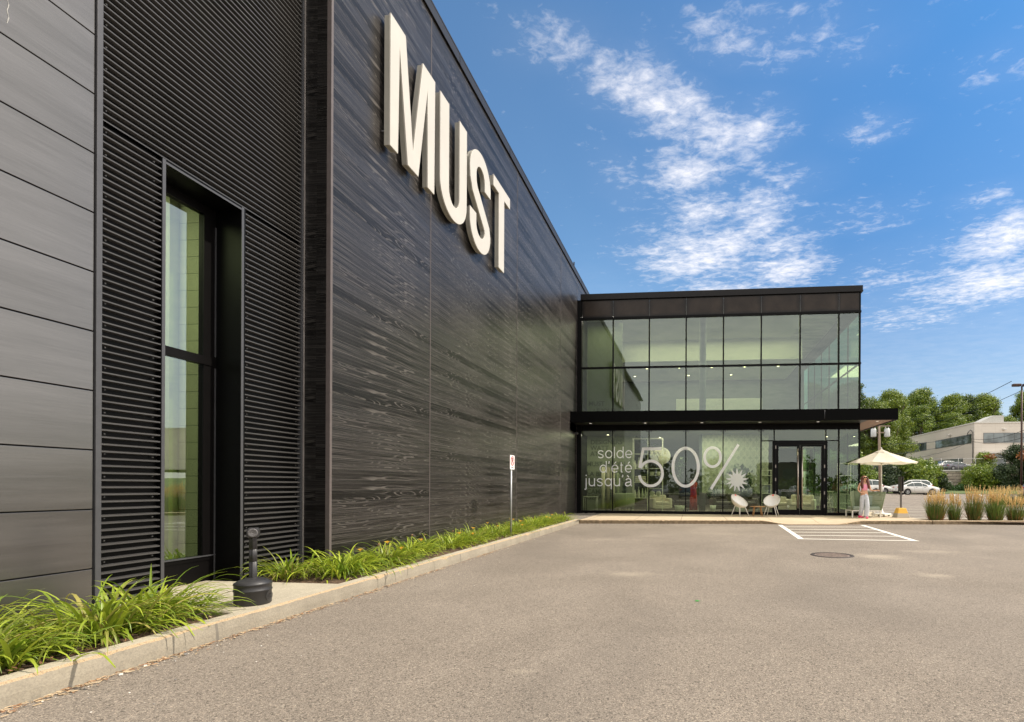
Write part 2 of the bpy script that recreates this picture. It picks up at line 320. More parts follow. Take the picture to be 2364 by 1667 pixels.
white_i = simple('interior_white', (.72, .72, .68), .8, var=.04); grey_i = simple('interior_grey', (.20, .21, .20), .8, var=.08); ceil_i = simple('interior_ceiling', (.62, .62, .56), .8, var=.05); floor_i = simple('interior_floor', (.12, .11, .09), .4, var=.15)
block_i = Mat('interior_blocks'); bt = block_i.new('ShaderNodeTexBrick', Scale=1.0); bt.inputs['Mortar Size'].default_value = .004; bt.inputs['Brick Width'].default_value = 3.0; bt.inputs['Row Height'].default_value = .2
bt.inputs['Color1'].default_value = (.60, .60, .52, 1); bt.inputs['Color2'].default_value = (.57, .57, .50, 1); bt.inputs['Mortar'].default_value = (.22, .22, .16, 1)
cxyz = block_i.new('ShaderNodeCombineXYZ'); sxyz = block_i.new('ShaderNodeSeparateXYZ'); block_i.link(block_i.tc.outputs['Object'], sxyz.inputs[0]); block_i.link(sxyz.outputs[0], cxyz.inputs[0]); block_i.link(sxyz.outputs[2], cxyz.inputs[1]); block_i.link(cxyz.outputs[0], bt.inputs['Vector'])
block_i.set(Base_Color=bt.outputs[0], Roughness=.85); block_i = block_i.m
K = Mat('white_vinyl'); K.set(Base_Color=(.95, .94, .94), Roughness=.5); tr = K.new('ShaderNodeBsdfTranslucent'); tr.inputs[0].default_value = (.92, .94, 1.0, 1); ad = K.new('ShaderNodeMixShader'); ad.inputs[0].default_value = .45; K.link(K.b.outputs[0], ad.inputs[1]); K.link(tr.outputs[0], ad.inputs[2]); K.link(ad.outputs[0], K.out.inputs[0]); vinyl = K.m
white_p = simple('white_plastic', (.80, .77, .70), .4, var=.04); wood = simple('light_wood', (.45, .24, .09), .5, var=.25, nscale=30)
soffit_m = Mat('soffit_boards'); sw = soffit_m.noise(1, 4, mapscale=(1.2, 30, 1)); soffit_m.set(Base_Color=soffit_m.ramp(sw, [(.3, (.20, .115, .085)), (.7, (.32, .20, .15))]), Roughness=.6); soffit_m = soffit_m.m
def emis(name, col, st):
    K = Mat(name); K.set(Base_Color=col, Emission_Color=col, Emission_Strength=st); return K.m
lamp_e = emis('lit_downlight', (1, .88, .7), 9); globe_e = emis('paper_globe_lit', (1, .95, .85), .06)

# ------------------------------------------------------------------ setting: ground
def smooth(t): t = max(0, min(1, t)); return t * t * (3 - 2 * t)
def gz(y): return 0 if y < 26 else (y - 26) * .0135
def kY(x): return 17.75 + (x + 3.93) * .1287
g = MB(); xs = [-5.6, -3.9, 0, 20, 60, 160]; ys = [-80, -20, 0, 10, 20, 26, 40, 68]
for j, y in enumerate(ys):
    for x in xs: g.v.append((x, y, gz(y)))
n = len(xs)
for j in range(len(ys) - 1):
    for i in range(n - 1): g.f.append((j * n + i, j * n + i + 1, (j + 1) * n + i + 1, (j + 1) * n + i)); g.mi.append(0); g.sm.append(False)
tag(g.build('ground', asphalt), kind='structure')
g = MB(); g.add([(-900, -900, -.35), (900, -900, -.35), (900, 900, -.35), (-900, 900, -.35)], [(0, 1, 2, 3)]); tag(g.build('terrain', grassm), kind='structure')
# grass verge beyond the lot, rising to the foot of the retaining wall, then the upper level
g = MB(); X = [-20, 10, 30, 34, 38, 42, 46, 52, 60, 90, 140]; Y = [66.5, 69, 72, 75, 78.4]
def vz(x, y): return gz(66.5) + .05 + (y - 66.5) * .035 + 1.3 * smooth((y - 69) / 9) * smooth((x - 39) / 6)
for y in Y:
    for x in X: g.v.append((x, y, vz(x, y)))
for j in range(len(Y) - 1):
    for i in range(len(X) - 1): q = j * len(X) + i; g.f.append((q, q + 1, q + 1 + len(X), q + len(X))); g.mi.append(0); g.sm.append(True)
tag(g.build('verge', grassm), kind='structure')
g = MB()
prof = [(78.9, 3.75), (92, 4.3), (108, 4.8), (130, 5.2), (150, 6), (190, 12), (260, 20), (420, 24)]
for (y, z) in prof:
    for x in (-150, 0, 60, 200, 420): g.v.append((x, y, z))
for j in range(len(prof) - 1):
    for i in range(4): q = j * 5 + i; g.f.append((q, q + 1, q + 6, q + 5)); g.mi.append(0 if j > 2 else 1); g.sm.append(False)
tag(g.build('hill', [grassm, asphalt]), kind='structure')

# kerb along the plant beds (cast in place, chipped arris)
rnd = random.Random(3)
def kerb_strip(name, path, h=.152, wtop=.145, out=Vector((1, 0, 0)), step=.025):
    g = MB(); pts = []
    for (a, b) in zip(path[:-1], path[1:]):
        a, b = Vector(a), Vector(b); k = max(1, int((b - a).length / step))
        for i in range(k): pts.append((a.lerp(b, i / k), (b - a).normalized()))
    pts.append((Vector(path[-1]), pts[-1][1]))
    wob = 0
    for i, (p, t) in enumerate(pts):
        o = Vector((t.y, -t.x, 0)) ; wob = wob * .75 + rnd.uniform(-1, 1) * .0045
        big = .03 * max(0, math.sin(p.y * 2.1 + .9) * math.sin(p.y * 5.3) - .72) / .28
        ch = .012 + abs(wob) + big; zc = h - ch * .9
        prof = [(0, -.02), (-.006, zc * .5), (-.018, zc), (-.022 - ch * 1.2, h), (-.12, h + .001), (-wtop - .02, h), (-wtop - .02, -.02)]
        for (d, z) in prof: g.v.append(p + o * d + Vector((0, 0, z)))
    m_ = 7
    for i in range(len(pts) - 1):
        joint = .0 <= ((pts[i][0].y - .9) % 1.52) < .012
        for k in range(m_ - 1):
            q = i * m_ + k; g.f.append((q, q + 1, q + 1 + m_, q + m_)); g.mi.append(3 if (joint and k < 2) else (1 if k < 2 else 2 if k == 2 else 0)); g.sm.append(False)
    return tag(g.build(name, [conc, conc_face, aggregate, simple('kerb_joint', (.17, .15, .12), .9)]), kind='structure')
kerb_strip('kerb', [(-3.935, -3, 0), (-3.935, 4.0, 0), (-3.93, 8, 0), (-3.93, 17.72, 0)])
# soil beds, landing slab, gravel pocket
g = MB(); 
def patch(g, x0, x1, y0, y1, z, nx, ny, amp, mi=0):
    o = len(g.v)
    for j in range(ny + 1):
        for i in range(nx + 1): g.v.append((x0 + (x1 - x0) * i / nx, y0 + (y1 - y0) * j / ny, z + rnd.uniform(-amp, amp)))
    for j in range(ny):
        for i in range(nx): q = o + j * (nx + 1) + i; g.f.append((q, q + 1, q + nx + 2, q + nx + 1)); g.mi.append(mi); g.sm.append(True)
patch(g, -5.75, -4.07, -3, 4.28, .125, 14, 60, .018); patch(g, -5.75, -4.07, 5.66, 17.9, .125, 14, 110, .018)
tag(g.build('planting_bed', soil), kind='structure')
g = MB(); patch(g, -5.1, -3.9, 17.3, 22.2, .128, 20, 70, .02); tag(g.build('gravel_bed', gravel), kind='structure')
lw = Mat('landing_concrete')
g = MB(); g.box((-5.9, 4.28, 0), (-4.098, 5.66, .1535)); tag(g.build('landing', conc, bevel=.006), kind='structure')

# sidewalk with its dropped kerb
def dip(x): return .105 * smooth((x - 2.3) / 1.0) * smooth((6.1 - x) / 1.2)
g = MB(); nx = 330; x0, x1 = -3.93, 8.45; rows = 16
for i in range(nx + 1):
    x = x0 + (x1 - x0) * i / nx; y = kY(x); wob = abs(rnd.gauss(0, .006)) + (.02 if rnd.random() < .06 else 0); H = .13 - dip(x); ch = min(.012 + wob, H * .6)
    bulge = -.28 * dip(x) / .105
    xl = max(x, -3.93)
    g.v += [(x, y + bulge, -.02), (x, y + bulge + .012, max(.004, H - ch)), (x, y + bulge + .016 + ch * 1.3, H)]
    for r in range(1, rows):
        t = r / (rows - 1); yy = (y + bulge + .05) * (1 - t) + 22.3 * t; d = yy - y
        g.v.append((x, yy, .13 - dip(x) * (1 - smooth(d / 1.5))))
mm = rows + 2
for i in range(nx):
    for k in range(mm - 1): q = i * mm + k; g.f.append((q, q + mm, q + mm + 1, q + 1)); g.mi.append(1 if k == 0 else 2 if k == 1 else 0); g.sm.append(k > 2)
g.add([(6.8, 22.3, .13), (8.45, 22.3, .13), (8.45, 36, .14), (6.8, 36, .14)], [(0, 1, 2, 3)]); g.add([(8.45, 19.3, -.05), (8.45, 19.3, .13), (8.45, 36, .14), (8.45, 36, -.05)], [(0, 1, 2, 3)], 1)
K = Mat('sidewalk_slab'); a = K.noise(1.6, 8, .6); b = K.noise(60, 4, .7); sx = K.new('ShaderNodeSeparateXYZ'); K.link(K.tc.outputs['Object'], sx.inputs[0])
fr = K.math('FRACT', K.math('DIVIDE', K.math('ADD', sx.outputs[0], .42), 1.62)); jt = K.math('LESS_THAN', K.math('MINIMUM', fr, K.math('SUBTRACT', 1, fr)), .006)
c = K.ramp(a, [(.3, (.42, .335, .225)), (.7, (.56, .455, .315))]); c = K.mixc(.25, c, K.ramp(b, [(.35, (.2, .15, .1)), (.6, (.55, .46, .33))])); c = K.mixc(K.math('MULTIPLY', jt, .8), c, (.10, .06, .03))
K.set(Base_Color=c, Roughness=.88); K.bump(b, .3, .004); walk_m = K.m
tag(g.build('sidewalk', [walk_m, simple('kerb_edge_brown', (.20, .145, .085), .9, var=.5, nscale=9), aggregate]), kind='structure')  # kerb face coloured darker and browner than the slab
# kerb and planted strip to the right
g = MB(); n = 160; x0, x1 = 8.45, 40
for i in range(n + 1):
    x = x0 + (x1 - x0) * i / n; y = kY(x); ch = .012 + abs(rnd.gauss(0, .005))
    g.v += [(x, y, -.02), (x, y + .01, .13 - ch), (x, y + .012 + ch, .13), (x, y + .17, .131), (x, y + .17, .0)]
for i in range(n):
    for k in range(4): q = i * 5 + k; g.f.append((q, q + 5, q + 6, q + 1)); g.mi.append((1, 2, 0, 1)[k]); g.sm.append(False)
g.box((8.45, 21.0, -.02), (40, 21.15, .10), 0)
tag(g.build('kerb', [conc_walk, bpy.data.materials['kerb_edge_brown'], aggregate]), kind='structure')
g = MB(); patch(g, 8.45, 40, 19.45, 21.05, .09, 160, 8, .012); tag(g.build('mulch_bed', soil), kind='structure')

# painted markings
g = MB()
def stripe(g, a, b, w_, z=.003, dz=None):
    a, b = Vector(a), Vector(b); t = (b - a).normalized(); o = Vector((-t.y, t.x)) * w_ / 2
    za, zb = z + gz(a.y), z + gz(b.y)
    g.add([(a.x - o.x, a.y - o.y, za), (b.x - o.x, b.y - o.y, zb), (b.x + o.x, b.y + o.y, zb), (a.x + o.x, a.y + o.y, za)], [(0, 1, 2, 3)])
A0, A1 = (2.97, 18.2), (2.70, 13.35); B0, B1 = (5.80, 18.55), (5.40, 13.30)
stripe(g, A0, A1, .14); stripe(g, B0, B1, .14); stripe(g, (2.62, 13.36), (5.48, 13.28), .11, .005)
for k in range(1, 5):
    t = k / 4.9 ; pa = Vector(A1).lerp(Vector(A0), t); pb = Vector(B1).lerp(Vector(B0), t + .01)
    stripe(g, pa, pb, .10, .005)
tag(g.build('hatched_marking', paint), kind='structure')
g = MB()
for k in range(9): stripe(g, (9.0, 23.3 + k * 2.6), (14.4, 23.3 + k * 2.6), .11)
for k in range(12): stripe(g, (19.8, 24 + k * 2.6), (31, 24 + k * 2.6), .11)
stripe(g, (25.4, 23.5), (25.4, 53), .11, .005)
for k in range(9): stripe(g, (20.2 + k * 2.7, 59.5), (22.6 + k * 2.7, 64.5), .11)
tag(g.build('parking_stripes', paint), kind='structure')

# iron cover in the asphalt
mh = empty('manhole_cover', (2.65, 10.25, 0), 0, 'round rusty iron manhole cover sunk in the asphalt before the hatched box', 'manhole cover')
iron = simple('rusty_iron', (.23, .18, .15), .8, .0, var=.4, nscale=20, bump=.5, bscale=40)
g = MB(); g.lathe([(.0, .006), (.31, .006), (.315, .002)], seg=40, sm=False)
for k in range(-4, 5):
    L = math.sqrt(max(0, .29 ** 2 - (k * .065) ** 2)); g.box((-L, k * .065 - .012, .0055), (L, k * .065 + .012, .011))
g.build('lid', iron, mh); g = MB(); g.lathe([(.33, .009), (.39, .009), (.40, .0)], seg=40, sm=False); g.lathe([(.33, .009), (.33, .0)], seg=40, sm=False); g.build('rim', simple('dark_iron', (.03, .02, .018), .7), mh)

# litter and stones swept against the kerb
g = MB()
for i in range(1100):
    y = rnd.uniform(1.5, 17.5) if rnd.random() < .3 else rnd.choice([2.7, 3.1, 3.6, 4.4, 4.9, 6.2, 7.4, 9.5]) + rnd.gauss(0, .35)
    x = -3.93 + abs(rnd.gauss(0, .045)) + .004; L = rnd.uniform(.008, .05); a = rnd.gauss(math.pi / 2, .6); w_ = rnd.uniform(.002, .005); z = rnd.uniform(.004, .012)
    dx, dy = math.cos(a) * L / 2, math.sin(a) * L / 2; ox, oy = -math.sin(a) * w_, math.cos(a) * w_
    g.add([(x - dx - ox, y - dy - oy, z), (x + dx - ox, y + dy - oy, z + rnd.uniform(-.003, .006)), (x + dx + ox, y + dy + oy, z + .001), (x - dx + ox, y - dy + oy, z + .003)], [(0, 1, 2, 3)], rnd.choice([0, 0, 1]))
for i in range(900):
    x = rnd.uniform(-5.2, -4.1); y = rnd.choice([rnd.uniform(1.2, 4.2), rnd.uniform(5.8, 16)]); L = rnd.uniform(.02, .10); a = rnd.uniform(0, 6.28); w_ = rnd.uniform(.002, .006); z = .15 + rnd.uniform(0, .02)
    dx, dy = math.cos(a) * L / 2, math.sin(a) * L / 2; ox, oy = -math.sin(a) * w_, math.cos(a) * w_
    g.add([(x - dx - ox, y - dy - oy, z), (x + dx - ox, y + dy - oy, z + .01), (x + dx + ox, y + dy + oy, z + .01), (x - dx + ox, y - dy + oy, z)], [(0, 1, 2, 3)], rnd.choice([0, 1, 1]))
tag(g.build('leaf_litter', [simple('dry_straw', (.42, .31, .19), .9, var=.3), simple('dry_leaf', (.26, .13, .06), .9, var=.4)]), kind='stuff')
g = MB()
for i in range(260):
    y = rnd.uniform(2, 17) if i > 60 else rnd.uniform(2.6, 4); x = -3.93 + .01 + abs(rnd.gauss(0, .09 if i % 4 else .6)); s_ = rnd.uniform(.002, .007) * (2.2 if i < 8 else 1)
    g.lathe([(0, -s_ * .4), (s_, 0), (s_ * .8, s_ * .5), (0, s_ * .7)], (x, y, s_ * .4), 5, rnd.choice([0, 0, 1]), False)
tag(g.build('grit', [simple('pale_stone', (.62, .58, .52), .8), simple('grey_stone', (.2, .19, .18), .8)]), kind='stuff')

# ------------------------------------------------------------------ the dark building
db = empty('dark_building', (-5.5, 8, 0), 0, 'tall black store building with plank, ribbed and panel cladding along the left', 'building')
def part(mb, name, mats, parent=db, **kw):
    o = mb.build(name, mats, parent, **kw)
    o.matrix_parent_inverse = Matrix.Translation(-parent.location) if parent.type == 'EMPTY' else parent.matrix_parent_inverse
    if parent.type != 'EMPTY': o.matrix_parent_inverse = Matrix.Identity(4)
    return o
TOP = 10.5
WP, WR = -5.03, -5.43
# composite panels
g = MB(); zs = [0.0] + [.532 + .538 * k for k in range(19)]
for j in range(len(zs) - 1):
    for (ya, yb) in ((-9, -4.2), (-4.2, .2), (.2, 4.205)):
        g.box((WR - .03, ya + .004, zs[j] + .0055), (WR + .012, yb - .004, zs[j + 1] - .0055))
part(g, 'composite_panels', panel_m, bevel=.003)
g = MB(); g.box((WR - .2, -9, 0), (WR - .012, 4.2, TOP)); part(g, 'backing_wall', black)
g = MB(); g.box((WR - .05, 4.209, .05), (WR + .03, 4.256, TOP)); g.box((WR - .05, 6.70, .05), (WR + .028, 6.725, TOP)); part(g, 'corner_trim', trim_m, bevel=.002)
g = MB(); g.box((WR - .02, 6.727, .05), (WR + .035, 6.746, TOP)); part(g, 'edge_flashing', trim_l)
# an old chalky run down one panel
g = MB(); z = 5.62; y = 3.60
for k in range(26):
    z2 = z - .026; y2 = 3.60 + .006 * math.sin(k * 1.7) + rnd.uniform(-.002, .002); q = rnd.uniform(.0015, .0035); g.add([(WR + .0135, y - q, z), (WR + .0135, y + q, z), (WR + .0135, y2 + q, z2), (WR + .0135, y2 - q, z2)], [(0, 1, 2, 3)]); z, y = z2, y2
part(g, 'chalky_run', simple('chalk_run', (.36, .35, .33), .9))
# ribbed steel
P = .0664
prof = [(.0, .000), (.0, .012), (-.042, .020), (-.044, .057)]
def ribs(name, y0, y1, z0, z1):
    g = MB(); pts = []; k0, k1 = int(z0 / P), int(z1 / P) + 1
    for k in range(k0, k1):
        for (dx, dz) in prof: 
            z = k * P + dz
            if z0 <= z <= z1: pts.append((WR + dx + .012, z))
    g.v = [(x, y0, z) for (x, z) in pts] + [(x, y1, z) for (x, z) in pts]; n = len(pts)
    for i in range(n - 1): g.f.append((i, n + i, n + i + 1, i + 1)); g.mi.append(0); g.sm.append(False)
    # fixing screws near the edges of each sheet
    for yy in (y0 + .05, y1 - .06) if y1 - y0 > .4 else (y1 - .06,):
        if name == 'x': continue
        for k in range(k0 + 2, k1 - 1, 3):
            z = k * P + .045 + rnd.uniform(-.01, .01); g.lathe([(.0085, 0), (.0085, .004), (.0055, .004), (.0055, .009), (0, .010)], (WR - .011, yy, z), 6, 0, False, Matrix.Rotation(math.pi / 2, 3, 'Y'))
    return part(g, 'ribbed_cladding', rib_m, fix=False)
ribs('a', 4.258, 4.80, .06, 4.64); ribs('b', 5.80, 6.70, .06, 4.64); ribs('c', 4.258, 6.70, 4.645, TOP)
g = MB(); g.box((WR - .12, 4.2, 0), (WR - .03, 4.80, TOP)); g.box((WR - .12, 5.80, 0), (WR - .03, 6.75, TOP)); g.box((WR - .12, 4.80, 4.645), (WR - .03, 5.80, TOP)); part(g, 'cladding_backing', black)
# window recess
g = MB(); XI = -5.78
g.box((XI - .1, 4.80, .12), (WR + .014, 4.835, 4.64)); g.box((XI - .1, 5.752, .12), (WR + .014, 5.80, 4.64)); g.box((XI - .1, 4.835, 4.60), (WR + .014, 5.752, 4.64)); part(g, 'window_reveal', black)
g = MB(); g.box((WR + .0145, 4.805, .1), (WR + .019, 4.838, 4.64)); g.box((WR + .0145, 5.742, .1), (WR + .019, 5.775, 4.64)); g.box((WR + .014, 4.84, 4.600), (WR + .018, 5.74, 4.622)); part(g, 'reveal_trim', trim_m)
win = MB(); bz = (.44, 2.74)
win.box((XI - .05, 4.835, .40), (XI + .02, 5.752, .46)); win.box((XI - .05, 4.835, 2.72), (XI + .03, 5.752, 2.82)); win.box((XI - .05, 4.835, 4.50), (XI + .02, 5.752, 4.60)); win.box((XI - .05, 5.60, .46), (XI + .02, 5.752, 4.50)); win.box((XI - .05, 4.835, .46), (XI + .02, 4.86, 4.5))
win.box((XI - .05, 4.835, .12), (XI + .01, 5.752, .40))
wf = part(win, 'window_frame', simple('bronze_frame', (.004, .0035, .0035), .45, 0, spec=.12))
g = MB(); g.box((XI - .004, 4.86, .46), (XI + .004, 5.60, 2.72)); g.box((XI - .004, 4.86, 2.82), (XI + .004, 5.60, 4.5)); o = part(g, 'glass', glass_win, wf)
g = MB(); g.box((XI + .021, 4.84, .446), (XI + .035, 5.75, .460)); g.box((XI + .022, 5.735, .16), (XI + .03, 5.75, 2.7)); g.box((XI + .022, 5.735, 2.84), (XI + .03, 5.75, 4.4)); part(g, 'sill', trim_m, wf)
# room behind the window: block wall, floor, white ceiling panel
g = MB(); g.box((-6.09, 5.605, .1), (XI - .055, 5.75, 4.9)); part(g, 'inside_wall', block_i); g = MB(); g.box((-13, 9.5, .1), (-6, 9.6, 4.9)); part(g, 'back_partition', block_i)
g = MB(); g.box((-6.16, 5.50, .1), (-6.10, 5.76, 4.9)); g.box((-13, -2, 4.9), (XI - .12, 5.75, 5)); g.box((-13, -2, 0), (-12.9, 5.6, 4.9)); part(g, 'inside_pilaster', simple('inside_cream', (.66, .67, .56), .8))
g = MB(); g.box((-13, -2, 0), (XI - .1, 5.6, .1)); part(g, 'inside_floor', simple('shop_floor_dark', (.06, .055, .045), .45, var=.15))
# plank-clad wall, projecting
g = MB(); g.box((WP - .1, 6.79, .06), (WP, 21.9, TOP)); g.box((WP - .1, 21.9, 4.5), (WP, 40, TOP)); g.box((WP - .1, 22.25, .06), (WP, 40, 4.5)); part(g, 'plank_cladding', plank_m)
g = MB(); g.box((WR - .1, 6.752, .06), (WP - .006, 6.80, TOP)); part(g, 'plank_return', plank_x)
g = MB(); g.box((WP - .05, 6.748, .06), (WP + .012, 6.792, TOP))
for y in (9.52, 14.43, 19.35, 22.1): g.box((WP - .01, y - .009, .06), (WP + .004, y + .009, TOP))
part(g, 'seam_trim', simple('brown_trim', (.12, .10, .095), .5, .1))
g = MB(); g.box((WP - .3, 6.6, TOP), (WP + .045, 30, TOP + .035)); g.box((WP + .02, 6.7, TOP - .20), (WP + .04, 30, TOP)); g.box((WR - .3, -9, TOP), (WR + .06, 6.6, TOP + .2))
for k in range(9): g.box((WP + .0395, 7.6 + k * 3.05, TOP - .2), (WP + .046, 7.63 + k * 3.05, TOP + .04))
g.box((WP + .02, 21.3, TOP + .03), (WP + .06, 21.36, TOP + .16)); part(g, 'parapet_cap', simple('cap_metal', (.022, .021, .022), .45, .3))
g = MB(); g.box((-40, -9, TOP - .4), (WP - .1, 60, TOP - .3)); g.box((-40, -9, 0), (WR - .7, -8.8, TOP)); g.box((-40, 39.8, 0), (WP - .1, 40, TOP)); g.box((-40, -9, 0), (-39.8, 40, TOP)); part(g, 'roof', black)

# sign letters standing off the wall
def letter(poly_list, y, z, label):
    poly_list = [[(p[0] * 1.0135, 1.3 + (p[1] - 1.3) * 1.0135) for p in q] for q in poly_list]
    e = empty('sign_letter', (WP + .06, y, z), 0, label, 'sign letter', 'raised white letters on the plank wall')
    X0, X1, X2 = WP + .05, WP + .135, WP + .168
    def shr(poly, d):
        n = len(poly); out = []; ar = sum(poly[i][0] * poly[(i + 1) % n][1] - poly[(i + 1) % n][0] * poly[i][1] for i in range(n)); s_ = 1 if ar > 0 else -1
        for i in range(n):
            a, p, b = poly[i - 1], poly[i], poly[(i + 1) % n]
            def nr(q, t): l = math.hypot(t[0] - q[0], t[1] - q[1]) or 1; return (-(t[1] - q[1]) / l * s_, (t[0] - q[0]) / l * s_)
            n1_, n2_ = nr(a, p), nr(p, b); sx_, sy_ = n1_[0] + n2_[0], n1_[1] + n2_[1]; k = d / max(.3, (1 + n1_[0] * n2_[0] + n1_[1] * n2_[1])); out.append((p[0] + sx_ * k, p[1] + sy_ * k))
        return out
    body, face, pins = MB(), MB(), MB()
    for poly in poly_list:
        inner = shr(poly, .018)
        body.prism(inner, lambda p: (X0, p[0], p[1]), lambda p: (X1 + .001, p[0], p[1]))
        face.prism(poly, lambda p: (X1, p[0], p[1]), lambda p: (X2, p[0], p[1]))
    part(body, 'return', letter_s, e); part(face, 'face', letter_f, e, bevel=.006)
    cx = sum(p[0] for p in poly_list[0]) / len(poly_list[0])
    pins.tube([(WP, y + .1, z + .3), (X0 + .01, y + .1, z + .3)], .012, 6); part(pins, 'bracket', trim_m, e)
Mp = [(7.80, 6.69), (8.02, 6.69), (8.06, 8.45), (8.315, 6.69), (8.65, 6.69), (8.955, 8.42), (8.975, 6.69), (9.21, 6.69), (9.23, 8.79), (8.79, 8.79), (8.475, 7.02), (8.235, 8.79), (7.80, 8.79)]
def arc(cx, cy, rx, ry, a0, a1, n): return [(cx + rx * math.cos(R(a0 + (a1 - a0) * i / n)), cy + ry * math.sin(R(a0 + (a1 - a0) * i / n))) for i in range(n + 1)]
Up = [(9.43, 8.79)] + arc(10.01, 7.18, .58, .57, 180, 360, 20) + [(10.59, 8.79), (10.25, 8.79)] + arc(10.02, 7.16, .23, .26, 360, 180, 14)[0:] + [(9.79, 8.79)]
sp = []   # S centreline, then offset
cl = arc(11.32, 8.21, .40, .42, -8, 180, 16) + [(10.935, 8.02), (11.02, 7.84), (11.25, 7.64), (11.50, 7.42), (11.68, 7.26)] + [(11.72, 7.12)] + arc(11.32, 7.12, .40, .39, -10, -180, 16)
cl = [(11.32 + (p[0] - 11.32) * (1), p[1]) for p in cl]
def offs(cl, h):
    L, Rr = [], []
    for i, p in enumerate(cl):
        a, b = cl[max(i - 1, 0)], cl[min(i + 1, len(cl) - 1)]; l = math.hypot(b[0] - a[0], b[1] - a[1]); nx, ny = -(b[1] - a[1]) / l, (b[0] - a[0]) / l
        L.append((p[0] + nx * h, p[1] + ny * h)); Rr.append((p[0] - nx * h, p[1] - ny * h))
    return L + Rr[::-1]
cl[0] = (11.72, 8.06); cl.append((10.92, 7.33))
Sp = offs(cl, .165)
T1 = [(12.07, 8.52), (13.19, 8.52), (13.19, 8.79), (12.07, 8.79)]; T2 = [(12.42, 6.69), (12.78, 6.69), (12.78, 8.519), (12.42, 8.519)]
Tp = [(12.07, 8.52), (12.42, 8.52), (12.42, 6.69), (12.78, 6.69), (12.78, 8.52), (13.19, 8.52), (13.19, 8.79), (12.07, 8.79)]
letter([Mp], 7.8, 6.69, 'raised white capital M, widest letter and nearest the ribbed wall')
letter([Up], 9.43, 6.69, 'raised white capital U between the M and the S on the wall')
letter([Sp], 10.73, 6.69, 'raised white capital S with curved ends beside the last letter')
letter([Tp], 12.07, 6.69, 'raised white capital T, farthest letter towards the glass storefront')

# ------------------------------------------------------------------ glass pavilion
YB = 22.2
gb = empty('glass_storefront', (1, YB, .13), 0, 'two storey green glass storefront with black spandrels, canopy and double doors', 'building')
def gp(mb, name, mats, parent=gb, **kw): return part(mb, name, mats, parent, **kw)
XL, XRR = -4.83, 6.83
bays = [-4.83, -3.457, -1.893, -.32, 1.25, 2.82, 4.41, 5.97, 6.83]
g = MB()
for x in bays[1:-1]: g.box((x - .028, YB - .03, 4.5), (x + .028, YB + .09, 8.50))
for z, h in ((8.50, .09), (6.38, .07), (4.48, .05)):
    g.box((XL - .02, YB - .045, z), (XRR + .03, YB + .10, z + h))
g.box((-5.03, YB - .06, .1), (-4.835, YB + .12, 9.35)); g.box((XRR - .05, YB - .035, 4.5), (XRR + .01, YB + .05, 9.35))
mul = gp(g, 'upper_mullions', black)
g = MB()
for z in (8.50, 6.38, 4.48): g.box((XRR - .03, YB + .1, z), (XRR + .03, 33, z + .07))
for y in (23.9, 25.5, 27.1, 28.7, 30.3, 31.9): g.box((XRR - .03, y - .03, .2), (XRR + .02, y + .03, 9.3))
g.box((XRR - .05, YB + .1, .13), (XRR + .02, 33, .3)); g.box((XRR - .05, YB + .1, 3.7), (XRR + .01, 33, 4.5)); gp(g, 'side_mullions', black)
for i in range(len(bays) - 1):
    a, b = bays[i] + .028, bays[i + 1] - .028
    for (z0, z1) in ((4.53, 6.38), (6.45, 8.50)):
        g = MB(); g.box((a, YB + .012, z0), (b, YB + .020, z1)); gp(g, 'window_pane', glass_up)
g = MB(); g.box((XRR - .012, YB + .06, 4.52), (XRR - .004, 33, 8.5)); g.box((XRR - .012, YB + .06, .3), (XRR - .004, 33, 3.7)); gp(g, 'side_glass', glass_side)
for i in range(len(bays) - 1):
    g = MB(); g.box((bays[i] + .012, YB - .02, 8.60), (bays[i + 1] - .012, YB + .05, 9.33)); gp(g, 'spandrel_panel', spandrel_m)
g = MB(); g.box((XL - .05, YB - .09, 9.40), (XRR + .07, YB + .25, 9.60)); g.box((XL - .05, YB - .11, 9.345), (XRR + .08, YB + .25, 9.395)); g.box((XRR - .2, YB + .25, 9.40), (XRR + .07, 33, 9.6)); g.box((XRR - .15, YB + .05, 8.6), (XRR + .02, 33, 9.39)); gp(g, 'parapet', simple('parapet_metal', (.010, .009, .009), .45, 0, spec=.2))
g = MB(); g.box((-5, YB + .2, 9.2), (XRR - .16, 33, 9.32)); g.box((-5, YB + .06, 3.72), (XRR - .06, 33, 4.46)); gp(g, 'floor_slab', simple('slab_edge', (.05, .05, .05), .7))
for i in range(1, len(bays) - 1): g = MB(); g.box((bays[i] - .006, YB - .027, 8.6), (bays[i] + .006, YB - .019, 9.33)); gp(g, 'spandrel_joint', trim_m)
# ground floor framing
g = MB(); gm = [-4.83, -3.456, -1.886, -.314, 1.255]
for x in gm[1:]: g.box((x - .022, YB - .02, .22), (x + .022, YB + .08, 3.70))
for x in (2.832, 5.99): g.box((x - .025, YB - .03, .13), (x + .025, YB + .08, 3.70))
for x in (3.372, 5.467): g.box((x - .02, YB - .03, 3.25), (x + .02, YB + .08, 3.70))
g.box((XL, YB - .035, .13), (3.30, YB + .09, .25)); g.box((5.53, YB - .035, .13), (XRR, YB + .09, .25))
g.box((XL, YB - .03, 3.695), (XRR, YB + .06, 3.93)); g.box((2.857, YB - .028, 3.215), (3.32, YB + .07, 3.25)); g.box((5.53, YB - .028, 3.215), (5.965, YB + .07, 3.25))
g.box((XRR - .05, YB - .035, .13), (XRR + .01, YB + .05, 3.7)); gp(g, 'lower_mullions', black)
panes = [(-4.83, -3.478), (-3.434, -1.908), (-1.864, -.336), (-.292, 1.233), (1.277, 2.807)]
for (a, b) in panes: g = MB(); g.box((a, YB + .012, .25), (b, YB + .020, 3.695)); gp(g, 'shop_window', glass_lo)
